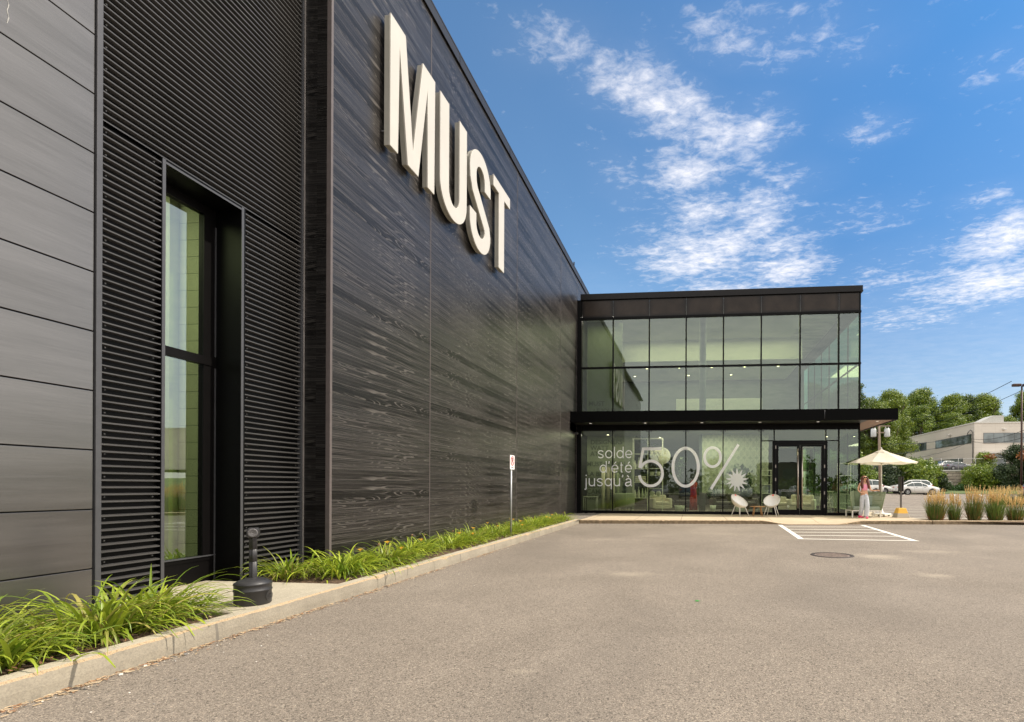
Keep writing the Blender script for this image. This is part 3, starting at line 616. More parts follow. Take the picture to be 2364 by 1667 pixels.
for (a, b, z0, z1) in ((2.857, 3.30, .25, 3.215), (5.53, 5.965, .25, 3.215), (6.015, 6.78, .25, 3.695), (2.857, 3.352, 3.25, 3.695), (3.392, 5.447, 3.25, 3.695), (5.487, 5.965, 3.25, 3.695)):
    g = MB(); g.box((a, YB + .012, z0), (b, YB + .020, z1)); gp(g, 'side_light', glass_lo)
# little stand-off fittings at the pane feet
for x in gm[1:] + [2.83]:
    for dx in (-.09, .09):
        for z in (.26, 3.63): g = MB(); g.box((x + dx - .02, YB - .045, z), (x + dx + .02, YB - .02, z + .05)); gp(g, 'pane_clip', trim_m)
# double doors
df = MB(); df.box((3.305, YB - .07, .13), (3.43, YB + .10, 3.24)); df.box((5.40, YB - .07, .13), (5.525, YB + .10, 3.24)); df.box((3.43, YB - .07, 3.06), (5.40, YB + .10, 3.24))
dfr = gp(df, 'door_frame', black)
for (a, b, hx) in ((3.44, 4.405, 4.33), (4.425, 5.39, 4.50)):
    d = MB(); d.box((a, YB - .05, .15), (a + .10, YB + .01, 3.05)); d.box((b - .11, YB - .05, .15), (b, YB + .01, 3.05)); d.box((a + .10, YB - .05, .15), (b - .11, YB + .01, .36)); d.box((a + .1, YB - .05, 2.99), (b - .11, YB + .01, 3.05))
    dd = gp(d, 'door', black)
    d = MB(); d.box((a + .10, YB - .024, .36), (b - .11, YB - .016, 2.99)); gp(d, 'door_glass', glass_lo, dd)
    d = MB(); d.tube([(hx, YB - .11, .42), (hx, YB - .11, 2.92)], .020, 10)
    for z in (.6, 1.6, 2.7): d.tube([(hx, YB - .11, z), (hx, YB - .04, z)], .010, 6)
    gp(d, 'handle', simple('brushed_steel', (.72, .62, .54), .28, .8), dd)
    ex = a - .015 if hx < 4.4 else b + .015
    for z in (.45, 1.0, 1.55, 2.1, 2.9): d = MB(); d.box((ex - .018, YB - .085, z), (ex + .018, YB - .055, z + .13)); gp(d, 'hinge', trim_l, dd)
    d = MB(); d.box((a + .14, YB + .012, 2.93), (a + .55, YB + .06, 2.98)); gp(d, 'closer', trim_l, dd)
# safety dots and small round badge on the glass
d = MB()
for i in range(14):
    for j in range(2): d.box((3.66 + i * .045, YB - .03, 1.12 + j * .05), (3.675 + i * .045, YB - .0245, 1.135 + j * .05))
gp(d, 'dotted_decal', vinyl); d = MB()
d.lathe([(0, 0), (.05, 0), (.05, .004)], (3.95, YB - .024, .50), 16, 0, False, Matrix.Rotation(math.pi / 2, 3, 'X')); gp(d, 'door_decal', vinyl)
# canopy
cn = empty('canopy', (1, 21.5, 4), 0)
cn.parent = gb; cn.matrix_parent_inverse = Matrix.Translation(-gb.location)
cn.name = 'canopy'
bpy.data.objects.remove(cn)
CF, CX = 20.92, 7.86
g = MB(); g.box((-5.02, CF, 3.92), (CX, CF + .10, 4.36)); g.box((CX - .10, CF + .10, 3.92), (CX, 34, 4.36)); g.box((-5.02, CF + .1, 4.30), (CX - .1, YB - .06, 4.355)); g.box((XRR + .03, YB - .06, 4.30), (CX - .1, 34, 4.355)); g.box((-5.16, CF - .02, 3.6), (-5.03, YB, 4.375))
can = gp(g, 'canopy', simple('canopy_black', (.002, .002, .002), .5, 0, spec=.05))
g = MB(); g.box((-5.0, CF + .10, 3.94), (XRR, YB - .04, 3.97)); gp(g, 'soffit', simple('soffit_black', (.012, .011, .011), .45), can)
g = MB(); g.box((XRR + .01, CF + .10, 3.94), (CX - .1, 34, 3.97)); gp(g, 'side_soffit', soffit_m, can)
for x in (-4.3, -2.0, .35, 2.7, 5.0, 7.3):
    g = MB(); g.lathe([(.075, 0), (.085, -.004), (.06, -.006)], (x, 21.55, 3.94), 20); gp(g, 'canopy_light', trim_l, can)
    g = MB(); g.lathe([(0, -.003), (.062, -.003)], (x, 21.55, 3.94), 20); gp(g, 'lens', emis('canopy_lens', (.95, .85, .75), .8) if x < -4 else bpy.data.materials['canopy_lens'], can)
g = MB(); g.tube([(5.1, CF - .03, 4.3), (5.1, CF - .03, 4.0), (5.0, CF + .3, 3.92)], .008, 6); gp(g, 'drain_wire', trim_m, can)
g = MB(); g.box((-5.02, 21.72, 3.53), (-4.92, 21.78, 3.58)); g.lathe([(0, 0), (.05, 0), (.05, .1), (0, .1)], (-4.93, 21.75, 3.50), 12); gp(g, 'security_camera', trim_m)

# summer-sale lettering: strokes in the photographed proportions, on the glass
def PX(x): return -4.124 + (x - 405) * .0036235
def PZ(y, x=1200): return 3.014 - (y - 465) * .00366 + (x - 405) * 1.0e-5 - .012
layer = [0]
def stroke(mb, pts, w_, closed=False):
    layer[0] = (layer[0] + 1) % 40
    mb.ribbon([(PX(x), PZ(y, x)) for (x, y) in pts], w_ * .00364, YB - .006 + .0 - layer[0] * .0005, .003, closed)
def earc(cx, cy, rx, ry, a0, a1, n=18): return [(cx + rx * math.cos(R(a0 + (a1 - a0) * i / n)), cy - ry * math.sin(R(a0 + (a1 - a0) * i / n))) for i in range(n + 1)]
def glyph(mb, ch, x, base, S=95, w_=11.5):
    """x = left edge, S = x-height in the same units; returns the advance"""
    h = w_ / 2; r = S / 2; cy = base - r
    if ch in 'oeéadqà':
        rx = {'o': .46, 'e': .445, 'é': .445, 'd': .45, 'q': .45, 'a': .40, 'à': .40}[ch] * S; cx = x + rx
    if ch == 'o': stroke(mb, earc(cx, cy, rx - h, r - h, 0, 360, 32)[:-1], w_, True); return 2 * rx
    if ch in 'eé':
        stroke(mb, earc(cx, cy, rx - h, r - h, 0, 318, 30), w_); stroke(mb, [(cx - rx + h, cy + 3), (cx + rx - h * .3, cy + 3)], w_ * .85)
        if ch == 'é': stroke(mb, [(cx - 6, cy - r - 10), (cx + 14, cy - r - 34)], w_ * .9)
        return 2 * rx
    if ch == 'd': stroke(mb, earc(cx, cy, rx - h, r - h, 0, 360, 32)[:-1], w_, True); stroke(mb, [(cx + rx - h, base), (cx + rx - h, base - S * 1.43)], w_); return 2 * rx
    if ch == 'q': stroke(mb, earc(cx, cy, rx - h, r - h, 0, 360, 32)[:-1], w_, True); stroke(mb, [(cx + rx - h, base + S * .38), (cx + rx - h, base - S * .98)], w_); return 2 * rx
    if ch in 'aà':
        X_ = cx + rx - h - 3
        stroke(mb, earc(cx - 1, base - S + rx * .75, rx - h - 3, rx * .75 - h, 165, 0, 14) + [(X_, base - 16)] + earc(X_ + 9, base - 14, 9, 9, 190, 290, 6), w_)
        stroke(mb, [(X_, base - S * .55)] + [(cx, base - S * .52)] + earc(cx - rx * .25, base - S * .26, rx * .68, S * .22, 110, 300, 14) + [(X_, base - S * .26)], w_)
        if ch == 'à': stroke(mb, [(cx - 16, cy - r - 34), (cx + 5, cy - r - 10)], w_ * .9)
        return 2 * rx + 6
    if ch == 'l': stroke(mb, [(x + h, base), (x + h, base - S * 1.43)], w_); return w_
    if ch == 's':
        W_ = S * .74; cx = x + W_ / 2
        p = earc(cx, base - S * .74, W_ / 2 - h, S * .26 - h, 15, 250, 16) + earc(cx, base - S * .265, W_ / 2 - h, S * .265 - h, 70, -165, 16)
        stroke(mb, p, w_); return W_
    if ch == 't': stroke(mb, [(x + 14, base - S * 1.28), (x + 14, base - 20)] + earc(x + 26, base - 18, 12, 12, 190, 285, 6), w_); stroke(mb, [(x, base - S + h), (x + 36, base - S + h)], w_ * .85); return 38
    if ch == 'j': stroke(mb, [(x + 14, base - S), (x + 14, base + S * .25)] + earc(x + 1, base + S * .25, 13, 13, 0, -90, 6) + [(x - 6, base + S * .39)], w_); stroke(mb, [(x + 14, base - S * 1.42), (x + 14, base - S * 1.27)], w_); return 22
    if ch == 'u': W_ = S * .80; stroke(mb, [(x + h, base - S), (x + h, base - S * .36)] + earc(x + W_ / 2, base - S * .36, W_ / 2 - h, S * .36 - h, 180, 360, 16) + [(x + W_ - h, base - S)], w_); stroke(mb, [(x + W_ - h, base - S * .5), (x + W_ - h, base)], w_); return W_
    if ch == '’': stroke(mb, [(x + 9, base - S * 1.43), (x + 9, base - S * 1.27), (x + 2, base - S * 1.12)], w_ * 1.1); return 16
def word(txt, x0, x1, base):
    tmp = MB(); adv = [glyph(tmp, c, 0, base) for c in txt]; gap = (x1 - x0 - sum(adv)) / (len(txt) - 1); mb = MB(); x = x0
    for c, a in zip(txt, adv): glyph(mb, c, x, base); x += a + gap
    return mb
gp(word('solde', 410, 824, 600), 'lettering', vinyl); gp(word('d’été', 433, 822, 770), 'lettering', vinyl); gp(word('jusqu’à', 256, 824, 930), 'lettering', vinyl)
m5 = MB(); stroke(m5, [(1168, 491), (952, 491)], 34); 
m5.v = m5.v; stroke(m5, [(957, 478), (912, 712)], 32)
stroke(m5, [(908, 697)] + earc(1046, 780, 137, 146, 148, -172, 40), 33)
gp(m5, 'numeral', vinyl)
m0 = MB(); stroke(m0, earc(1455, 707, 148, 221, 0, 360, 56)[:-1], 34, True); gp(m0, 'numeral', vinyl)
mp_ = MB(); stroke(mp_, earc(1768, 592, 93, 110, 0, 360, 44)[:-1], 32, True); stroke(mp_, [(1752, 960), (2066, 447)], 31); gp(mp_, 'percent_sign', vinyl)
ms = MB(); cx, cy = 2050, 857; NR = 13; pts = []
for k in range(NR):
    a = 360 * k / NR + 6; Rr = 136
    for (da, rr) in ((-13.8, 70), (-9.5, 82), (-5.5, 98), (-2.5, 114), (1.2, Rr), (3.6, 118), (5.6, 102), (8.4, 86)):
        aa = R(a + da); pts.append((cx + rr * .97 * math.cos(aa), cy - rr * math.sin(aa)))
v3 = [(PX(x), YB - .03, PZ(y, x)) for x, y in pts]; v4 = [(a, YB - .034, c) for a, b, c in v3]
n = len(pts); cI = 2 * n; ms.add(v3 + v4 + [(PX(cx), YB - .034, PZ(cy, cx))], [(i, (i + 1) % n, n + (i + 1) % n, n + i) for i in range(n)] + [(n + i, n + (i + 1) % n, cI) for i in range(n)])
gp(ms, 'sun_decal', vinyl)

# interior shell
g = MB(); g.box((-5, 24.2, .16), (-2.75, 24.35, 3.72)); g.box((-5, 24.2, 4.46), (-3.35, 24.35, 9.2)); gp(g, 'letter_wall', simple('sage_wall', (.27, .30, .23), .8, var=.04))
g = MB(); g.box((-5, 33, .16), (6.7, 33.1, 4.0)); gp(g, 'back_wall', simple('back_wall_dark', (.035, .038, .034), .8)); g = MB(); g.box((-5, 32.5, 4.4), (6.7, 32.6, 9.2)); gp(g, 'upper_back_wall', simple('upper_back_grey', (.09, .10, .10), .8))
g = MB(); g.box((-5, 27.6, 7.95), (5.6, 27.8, 9.2)); g.box((-5, 27.8, 7.9), (5.6, 32.5, 7.95)); g.box((-1.0, 30.2, 4.46), (3.9, 30.3, 6.38)); g.box((-4.9, 31.5, 4.46), (-4.5, 31.6, 7.9)); gp(g, 'bulkhead', simple('bulkhead_white', (.80, .80, .74), .8, var=.03))
g = MB(); g.box((-5, YB + .3, 9.05), (6.65, 33, 9.15)); 
for k in range(14): g.box((5.0, 24 + k * .55, 8.98), (6.6, 24.08 + k * .55, 9.048))
gp(g, 'upper_ceiling', ceil_i)
g = MB(); g.box((-5, YB + .12, 3.66), (6.75, 33, 3.715)); gp(g, 'lower_ceiling', grey_i)
g = MB(); g.box((-5, YB + .1, .10), (6.78, 33, .155)); gp(g, 'shop_floor', simple('shop_floor_dark', (.06, .055, .045), .45, var=.15))
g = MB(); g.tube([(.42, 24.0, .16), (.42, 24.0, 9.04)], .15, 24); gp(g, 'column', simple('column_grey', (.16, .20, .22), .6))
for (x, y) in ((-4.2, 29), (-2.6, 29), (-.8, 29), (1.0, 29), (2.8, 29), (4.6, 29), (-3.5, 31), (-.3, 31), (2.2, 31)):
    g = MB(); g.lathe([(0, -.004), (.06, -.004), (.06, 0)], (x, y, 7.898), 14); gp(g, 'downlight', lamp_e)
for (x, y) in ((-1.6, 25), (.4, 27), (-3.9, 23.6), (2.6, 26), (4.6, 27), (6.2, 25)):
    g = MB(); g.lathe([(0, -.004), (.05, -.004), (.05, 0)], (x, y, 3.66), 14); gp(g, 'downlight', lamp_e)
gr_m = simple('grille_grey', (.25, .25, .24), .7)
for k in range(3): g = MB(); g.box((-1 + 1.9 * k, 28.8, 7.885), (-.1 + 1.9 * k, 28.95, 7.899)); gp(g, 'air_grille', gr_m)
for (x, z, sy, e, y) in ((1.6, 3.6, 5, 300, 27.5), (1, 7.85, 3, 220, 30.5), (1, 8.95, 3, 170, 25.6)):
    l = bpy.data.lights.new('shop_light', 'AREA'); l.shape = 'RECTANGLE'; l.size = 9; l.size_y = sy; l.energy = e; l.color = (1, .93, .80); l.size = 7 if z < 4 else 9; lo = bpy.data.objects.new('shop_light', l); COL.objects.link(lo); lo.location = (x, y, z); lo.parent = gb; lo.matrix_parent_inverse = Matrix.Translation(-gb.location)
for (x, y, z, e) in ((-3.9, 22.9, 3.6, 24), (-.6, 22.62, 3.62, 26), (1.2, 22.62, 3.62, 34), (4.4, 22.8, 3.62, 34), (-4.0, 23.2, 8.9, 25)):
    l = bpy.data.lights.new('store_fill', 'AREA'); l.shape = 'RECTANGLE'; l.size = 1.9; l.size_y = .3; l.energy = e; l.color = (1, .93, .80); lo = bpy.data.objects.new('store_fill', l); COL.objects.link(lo); lo.location = (x, y, z); lo.parent = gb; lo.matrix_parent_inverse = Matrix.Translation(-gb.location)  # added lamps: brighten the front displays and stand for the letter wall's downlights
l = bpy.data.lights.new('room_light', 'AREA'); l.shape = 'RECTANGLE'; l.size = 1.2; l.size_y = 2.5; l.energy = 110; l.color = (1, .96, .85); lo = bpy.data.objects.new('room_light', l); COL.objects.link(lo); lo.location = (-6.9, 3.6, 4.85); lo.parent = db; lo.matrix_parent_inverse = Matrix.Translation(-db.location)
# raised names on the inside wall
wl_m = simple('wall_lettering', (.10, .12, .08), .8)
def text(body, x, z, size, y, name='wall_lettering', parent=gb, mat=wl_m, ext=.012, off=.006, rot=(R(90), 0, 0), align='LEFT', xs=1.0, spacing=1.0):
    cu_ = bpy.data.curves.new('t', 'FONT'); cu_.body = body; cu_.size = size; cu_.extrude = ext; cu_.offset = off; cu_.align_x = align; cu_.space_character = spacing; cu_.resolution_u = 3
    o = bpy.data.objects.new('t', cu_); COL.objects.link(o); dg = bpy.context.evaluated_depsgraph_get(); me = bpy.data.meshes.new_from_object(o.evaluated_get(dg)); bpy.data.objects.remove(o); bpy.data.curves.remove(cu_)
    me.materials.clear(); me.materials.append(mat); r = bpy.data.objects.new(name, me); COL.objects.link(r); r.location = (x, y, z); r.rotation_euler = rot; r.scale = (xs, 1, 1)
    r.parent = parent
    if parent is not None and parent.type == 'EMPTY': r.matrix_parent_inverse = Matrix.Translation(-parent.location)
    return r
for (t, x, z) in (('MUST', -4.93, 5.10), ('LE JOUR', -4.70, 4.75), ('LA NUIT', -4.70, 4.42 + .08), ('DESIGNERS', -4.83, 3.28), ('WATT', -4.83, 3.00), ('ATELIER', -4.83, 2.73), ('MUST JARDIN', -5.0, 2.25), ('LA BÊTE À PAIN', -5.0, 1.78), ('PRUNE LES FLEURS', -5.0, 1.50), ('CIDRE', -5.0, 1.22), ('CAMPTON', -5.0, .95), ('GÉRACO', -5.0, .68)):
    text(t, x, z, .30, 24.19)
# ------------------------------------------------------------------ shop furniture seen through the glass
sage = simple('sage_fabric', (.30, .34, .24), .9, var=.12, nscale=30); oat = simple('oat_fabric', (.62, .58, .48), .9, var=.1, nscale=25); darkf = simple('olive_leather', (.07, .065, .04), .5, var=.2)
cer = simple('cream_ceramic', (.66, .66, .58), .4, var=.04); white_metal = simple('white_metal', (.75, .75, .70), .4, .1, var=.03); darkg = simple('dark_object', (.05, .05, .045), .6)
F0 = .157
def shelf(x, y, w_, h, zs, label):
    e = empty('display_shelf', (x, y, F0), 0, label, 'shelf', 'open metal shelves inside the store'); g = MB(); r = .012
    for sx in (0, w_):
        for sy in (0, .35): g.box((sx - r, sy - r, 0), (sx + r, sy + r, h))
    g.box((0, -r, h - .02), (w_, r, h)); g.box((0, .35 - r, h - .02), (w_, .35 + r, h)); g.build('frame', white_metal, e)
    for z in zs: g = MB(); g.box((0, 0, z - .012), (w_, .35, z + .012)); g.build('board', white_metal, e)
    return e
SZ = (.62, 1.32, 1.93, 2.60); shelf(-2.68, 23.1, .66, 3.3, SZ, 'tall white metal shelf with slim vases behind the first words of the sale sign'); shelf(-1.98, 23.1, .62, 3.3, (.70, 1.05, 1.65, 1.95, 2.55), 'tall white metal shelf with bowls and balls behind the big numeral five')
vase_p = [([(.0, 0), (.055, .0), (.075, .10), (.06, .2), (.02, .30), (.022, .36)], 'wide'), ([(.0, 0), (.05, 0), (.07, .15), (.045, .28), (.017, .42), (.02, .5)], 'tall'), ([(.0, 0), (.04, 0), (.055, .14), (.03, .27), (.014, .36), (.018, .42)], 'slim')]
VL = ['bulbous', 'tallest bottle-shaped', 'slim bottle-shaped', 'narrow']
for r_, z in enumerate((.62, 1.93)):
    for i, dx in enumerate((.08, .25, .42, .56)):
        g = MB(); g.lathe(vase_p[(0, 1, 2, 2)[i]][0], seg=14); o = g.build('vase', cer, loc=(-2.68 + dx, 23.25, F0 + z + .013))
        tag(o, '%s cream vase on the %s board of the tall shelf' % (VL[i], ('lowest', 'third')[r_]), 'vase', 'cream vases on the shelf')
for i in range(3):
    g = MB(); g.lathe([(.0, 0), (.20, .0), (.24, .04), (.20, .08), (0, .09)], seg=20); o = g.build('cushion', oat, loc=(-2.35, 23.28, F0 + 1.34 + i * .092)); o.scale = (1.1, .6, 1)
    tag(o, ('bottom', 'middle', 'top')[i] + ' one of three folded oat cushions piled on the shelf', 'cushion')
for i, dx in enumerate((.16, .44)):
    g = MB(); g.lathe([(0.001, 0)] + [(.12 * math.sin(R(a)), .12 - .12 * math.cos(R(a))) for a in range(20, 180, 16)] + [(.001, .24)], seg=18); tag(g.build('ball_ornament', cer, loc=(-1.98 + dx, 23.25, F0 + .713)), ('left', 'right')[i] + ' round pale ball on the lower board behind the numeral five', 'ornament')
for i, (dx, z, r_) in enumerate(((.15, 1.665, .10), (.42, 1.665, .11), (.3, 2.563, .09), (.12, 2.563, .06), (.48, 2.563, .08), (.3, 1.063, .2))):
    g = MB(); g.lathe([(0, 0), (r_ * .6, 0), (r_, .09), (r_, .14 + .1 * (i > 1)), (r_ * .9, .13 + .1 * (i > 1))], seg=16); tag(g.build('bowl', [cer, cer, oat, oat, oat, darkg][i], loc=(-1.98 + dx, 23.27, F0 + z)), ['small cream bowl at left of the upper middle board', 'wider cream bowl at right of the upper middle board', 'oat jar in the middle of the top board', 'smallest oat jar at left of the top board', 'oat jar at right of the top board', 'wide dark basket on the second board'][i], 'bowl')
for i, (x, w_, h) in enumerate(((-4.05, .17, 2.0), (-3.82, .17, 2.0), (-3.60, .17, 1.95), (-3.38, .12, 1.75))):
    g = MB(); g.tube([(0, 0, 0), (0, .12, h)], w_ / 2, 16)
    for z in (.75, 1.35): g.tube([(0, .12 * z / h, z - .01), (0, .12 * z / h, z + .01)], w_ / 2 + .004, 16)
    tag(g.build('rolled_rug', [oat, simple('rug_taupe', (.36, .33, .26), .9), oat, sage][i], loc=(x, 23.2, F0)), ['leftmost pale', 'darker taupe', 'third pale', 'thin sage'][i] + ' rolled rug standing on end behind the sale lettering', 'rug', 'rolled rugs standing inside')
e = empty('tub_chair', (-3.05, 23.05, F0), 0, 'rounded sage tub chair behind the lowest sale word', 'armchair')
g = MB(); g.lathe([(.30, .20), (.44, .24), (.47, .5), (.46, .80), (.42, .84), (.37, .80), (.36, .45), (.0, .42)], seg=28); g.build('shell', sage, e)
for a in range(4): g = MB(); g.tube([(.26 * math.cos(a * 1.57 + .78), .26 * math.sin(a * 1.57 + .78), .24), (.3 * math.cos(a * 1.57 + .78), .3 * math.sin(a * 1.57 + .78), 0)], .012, 8); g.build('leg', white_metal, e)
e = empty('side_table', (-4.55, 22.9, F0), 0, 'white wire side table in the corner pane beside the dark wall', 'table')
g = MB(); g.box((-.3, -.2, .66), (.3, .2, .69)); g.build('top', white_metal, e)
for sx in (-.28, .28):
    for sy in (-.18, .18): g = MB(); g.tube([(sx, sy, 0), (sx, sy, .66)], .012, 6); g.build('leg', white_metal, e)
def sofa(x, y, w_, d, h, mt, label, rz=0):
    e = empty('sofa', (x, y, F0), rz, label, 'sofa', 'sofas inside the store')
    g = MB(); g.box((-w_ / 2, -d / 2, .1), (w_ / 2, d / 2, .3)); g.build('base', mt, e, bevel=.03)
    n = 2 if w_ > 1.2 else 1
    for i in range(n): g = MB(); q = w_ / n; g.box((-w_ / 2 + q * i + .05, -d / 2 - .01, .3), (-w_ / 2 + q * (i + 1) - .05, d / 2 - .2, .45)); g.build('seat_cushion', mt, e, bevel=.05)
    g = MB(); g.box((-w_ / 2, d / 2 - .22, .302), (w_ / 2, d / 2, h)); g.build('backrest', mt, e, bevel=.07)
    for s in (-1, 1): g = MB(); g.box((s * w_ / 2 - .1 * (s < 0) * 0 - .09, -d / 2 - .005, .12), (s * w_ / 2 + .09, d / 2 + .005, .60)); g.build('armrest', mt, e, bevel=.06)
    return e
sofa(1.9, 24.8, 2.0, .9, .82, darkf, 'olive brown sofa behind the pale chairs on the pavement', 0.2)
sofa(-.9, 26.2, 2.0, .9, .8, simple('charcoal_fabric', (.05, .05, .05), .9), 'charcoal sofa deep inside behind the zero'); sofa(4.85, 23.9, 1.0, .9, .80, oat, 'rumpled cream lounge chair behind the right-hand door', -.3)
sofa(3.9, 24.3, .9, .7, .7, oat, 'small oat sofa behind the left-hand door', .2)
sofa(-1.55, 24.4, .8, .8, .75, oat, 'oat armchair under the shelf boards near the first panes', .4)
# white stool and chair by the right-hand side light
def stool(x, y, h, s, label):
    e = empty('stool', (x, y, F0), .2, label, 'stool', 'white stools inside the store')
    g = MB(); g.box((-s, -s, h - .04), (s, s, h)); g.build('seat', white_metal, e, bevel=.01)
    for sx in (-1, 1):
        for sy in (-1, 1): g = MB(); g.tube([(sx * s * .8, sy * s * .8, h - .04), (sx * s * 1.15, sy * s * 1.1, 0)], .016, 6); g.build('leg', white_metal, e)
    g = MB(); g.tube([(-s, -s, h * .3), (s * .9, -s, h * .85)], .01, 6); g.tube([(s, -s, h * .3), (-s * .9, -s, h * .85)], .01, 6); g.build('cross_brace', white_metal, e)
stool(5.72, 23.0, .98, .22, 'taller white stool with crossed braces right of the doors'); stool(5.62, 22.65, .5, .14, 'lower white stool in front of the tall one')
for i, (x, z) in enumerate(((6.3, .3), (3.05, .9))):
    shelf(x, 23.2 + .4 * i, .45, 2.2 - .3 * i, (.45, .85, 1.25, 1.65), ('narrow white shelf in the last pane before the corner', 'narrow white shelf behind the pane left of the doors')[i])
# potted plants
pot_m = simple('pale_pot', (.56, .60, .53), .6, var=.04); leafd = leaf_mat('indoor_leaves', (.02, .05, .012), (.05, .10, .025), trans=.15); bark = simple('bark', (.09, .07, .05), .9, var=.4, nscale=20, bump=.5, bscale=30)
def leaf_cards(n, lobes, size, rs, up=.2, flat=1.0):
    """numpy arrays of quads scattered through lobes (x, y, z, rx, ry, rz)"""
    rg = np.random.default_rng(rs); L = np.array(lobes, float); vol = (L[:, 3] * L[:, 4] * L[:, 5]) ** .67; idx = rg.choice(len(L), n, p=vol / vol.sum())
    d = rg.normal(size=(n, 3)); d /= np.linalg.norm(d, axis=1)[:, None]; rr = rg.uniform(.35, 1.0, n) ** .5 * rg.uniform(.8, 1.1, n) * (1 + .28 * np.sin(d[:, 0] * 7 + idx) * np.sin(d[:, 2] * 8 + idx * 2))
    c = L[idx, :3] + d * rr[:, None] * L[idx, 3:]
    nn = d * .9 + rg.normal(size=(n, 3)) * .65 + np.array([0, 0, up]); nn /= np.linalg.norm(nn, axis=1)[:, None]
    a = rg.normal(size=(n, 3)); t = np.cross(nn, a); t /= np.linalg.norm(t, axis=1)[:, None]; b = np.cross(nn, t)
    s_ = size * rg.uniform(.55, 1.3, n)[:, None]; q = .55
    V = np.stack([c - t * s_, c - b * s_ * q + nn * s_ * .12, c + t * s_, c + b * s_ * q + nn * s_ * .12], 1).reshape(-1, 3)
    return V
def cards_obj(name, V, mat, parent):
    n = len(V) // 4; me = bpy.data.meshes.new(name); me.vertices.add(n * 4); me.vertices.foreach_set('co', V.astype(np.float32).ravel()); me.loops.add(n * 4); me.loops.foreach_set('vertex_index', np.arange(n * 4, dtype=np.int32))
    me.polygons.add(n); me.polygons.foreach_set('loop_start', np.arange(0, n * 4, 4, dtype=np.int32)); me.polygons.foreach_set('loop_total', np.full(n, 4, np.int32)); me.materials.append(mat); me.update(calc_edges=True); me.validate()
    o = bpy.data.objects.new(name, me); COL.objects.link(o)
    if parent: o.parent = parent
    return o
def potted(x, y, pr, ph, th, lobes, n, size, label, name='potted_plant'):
    e = empty(name, (x, y, F0), 0, label, 'plant'); g = MB(); g.lathe([(0, 0), (pr * .72, 0), (pr, ph), (pr * .92, ph), (pr * .9, ph - .04), (0, ph - .04)], seg=24); g.build('pot', pot_m, e)
    g = MB(); g.tube([(0, 0, ph - .04), (.02, 0, ph + (th - ph) * .5), (-.01, .01, th)], [.02, .015, .01], 6); g.build('stem', bark, e); cards_obj('leaves', leaf_cards(n, lobes, size, int(x * 10) + 50), leafd, e)
potted(-.58, 22.75, .23, .32, 1.7, [(0, 0, 2.0, .35, .3, .30), (-.15, 0, 1.7, .3, .3, .25), (.1, 0, 2.3, .25, .2, .2)], 260, .07, 'small tree in a pale round pot behind the zero')
potted(2.05, 22.95, .22, .34, 1.1, [(.1, 0, 1.35, .5, .25, .3), (-.05, 0, 1.8, .55, .3, .35), (.25, 0, 1.0, .35, .25, .25)], 200, .12, 'broad-leaved dark plant in a pale pot behind the sun emblem')
potted(-3.1, 23.5, .13, .6, .8, [(0, 0, 1.0, .10, .1, .35)], 60, .10, 'spiky dark plant standing behind the tub chair'); potted(.9, 23.8, .15, .3, .8, [(0, 0, .95, .35, .25, .3)], 110, .07, 'sprawling dark plant under the percent sign')
# hanging patterned screen: chains of rounded links
e = empty('patterned_screen', (1.75, 23.7, 1.0), 0, 'tall grey green hanging screen patterned with chains of rounded links', 'screen')
g = MB(); g.box((-1.35, .02, 0), (1.6, .035, 2.7)); g.build('backing', simple('screen_cloth', (.30, .34, .28), .9), e); g = MB()
def caps(cx, cz, w_, h, n=8): return [(cx + w_ / 2 * math.cos(R(a)), cz + h / 2 - w_ / 2 + w_ / 2 * math.sin(R(a))) for a in np.linspace(0, 180, n)] + [(cx + w_ / 2 * math.cos(R(a)), cz - h / 2 + w_ / 2 + w_ / 2 * math.sin(R(a))) for a in np.linspace(180, 360, n)]
for i in range(11):
    for j in range(7):
        cx, cz = -1.22 + i * .27, .2 + j * .4 + (.0 if i % 2 else 0)
        for (w_, h) in ((.23, .36), (.15, .26)): g.ribbon(caps(cx, cz, w_, h), .022, .018, .01, True)
        for dx in (-.03, 0, .03): g.box((cx + dx - .006, .005, cz - .08), (cx + dx + .006, .018, cz + .08))
g.build('link_pattern', simple('screen_links', (.56, .60, .50), .8), e)
e = empty('pendant_globe', (-1.55, 24.6, 2.75), 0, 'large pale paper globe lamp hanging behind the numeral five', 'lamp'); g = MB(); g.lathe([(0.001, -.42)] + [(.48 * math.sin(R(a)) * (1 + .012 * (k % 2)), -.42 * math.cos(R(a))) for k, a in enumerate(range(8, 180, 7))] + [(.001, .42)], seg=28); g.build('shade', globe_e, e); g = MB(); g.tube([(0, 0, .42), (0, 0, .90)], .006, 5); g.build('cord', black, e)
e = empty('clothed_mannequin', (.02, 25.6, F0), 0, 'red draped form standing far inside beside the zero', 'display'); g = MB(); g.lathe([(.0, 0), (.2, 0), (.17, .6), (.14, 1.0), (.19, 1.3), (.07, 1.45), (.0, 1.47)], seg=18); g.build('drape', simple('red_cloth', (.45, .03, .02), .8, var=.3), e)
e = empty('trailing_tulle', (-2.0, 23.7, 3.1), 0, 'dark curved leafy branch arching over the shelves', 'plant'); g = MB(); g.tube([(-.6, 0, .5), (-.2, 0, .25), (.2, 0, -.1), (.45, 0, -.6)], [.03, .03, .025, .01], 8); g.build('branch', darkg, e); cards_obj('leaves', leaf_cards(70, [(.2, 0, -.1, .3, .1, .3), (-.3, 0, .3, .3, .1, .15)], .08, 4), leafd, e)
e.name = 'leafy_branch'

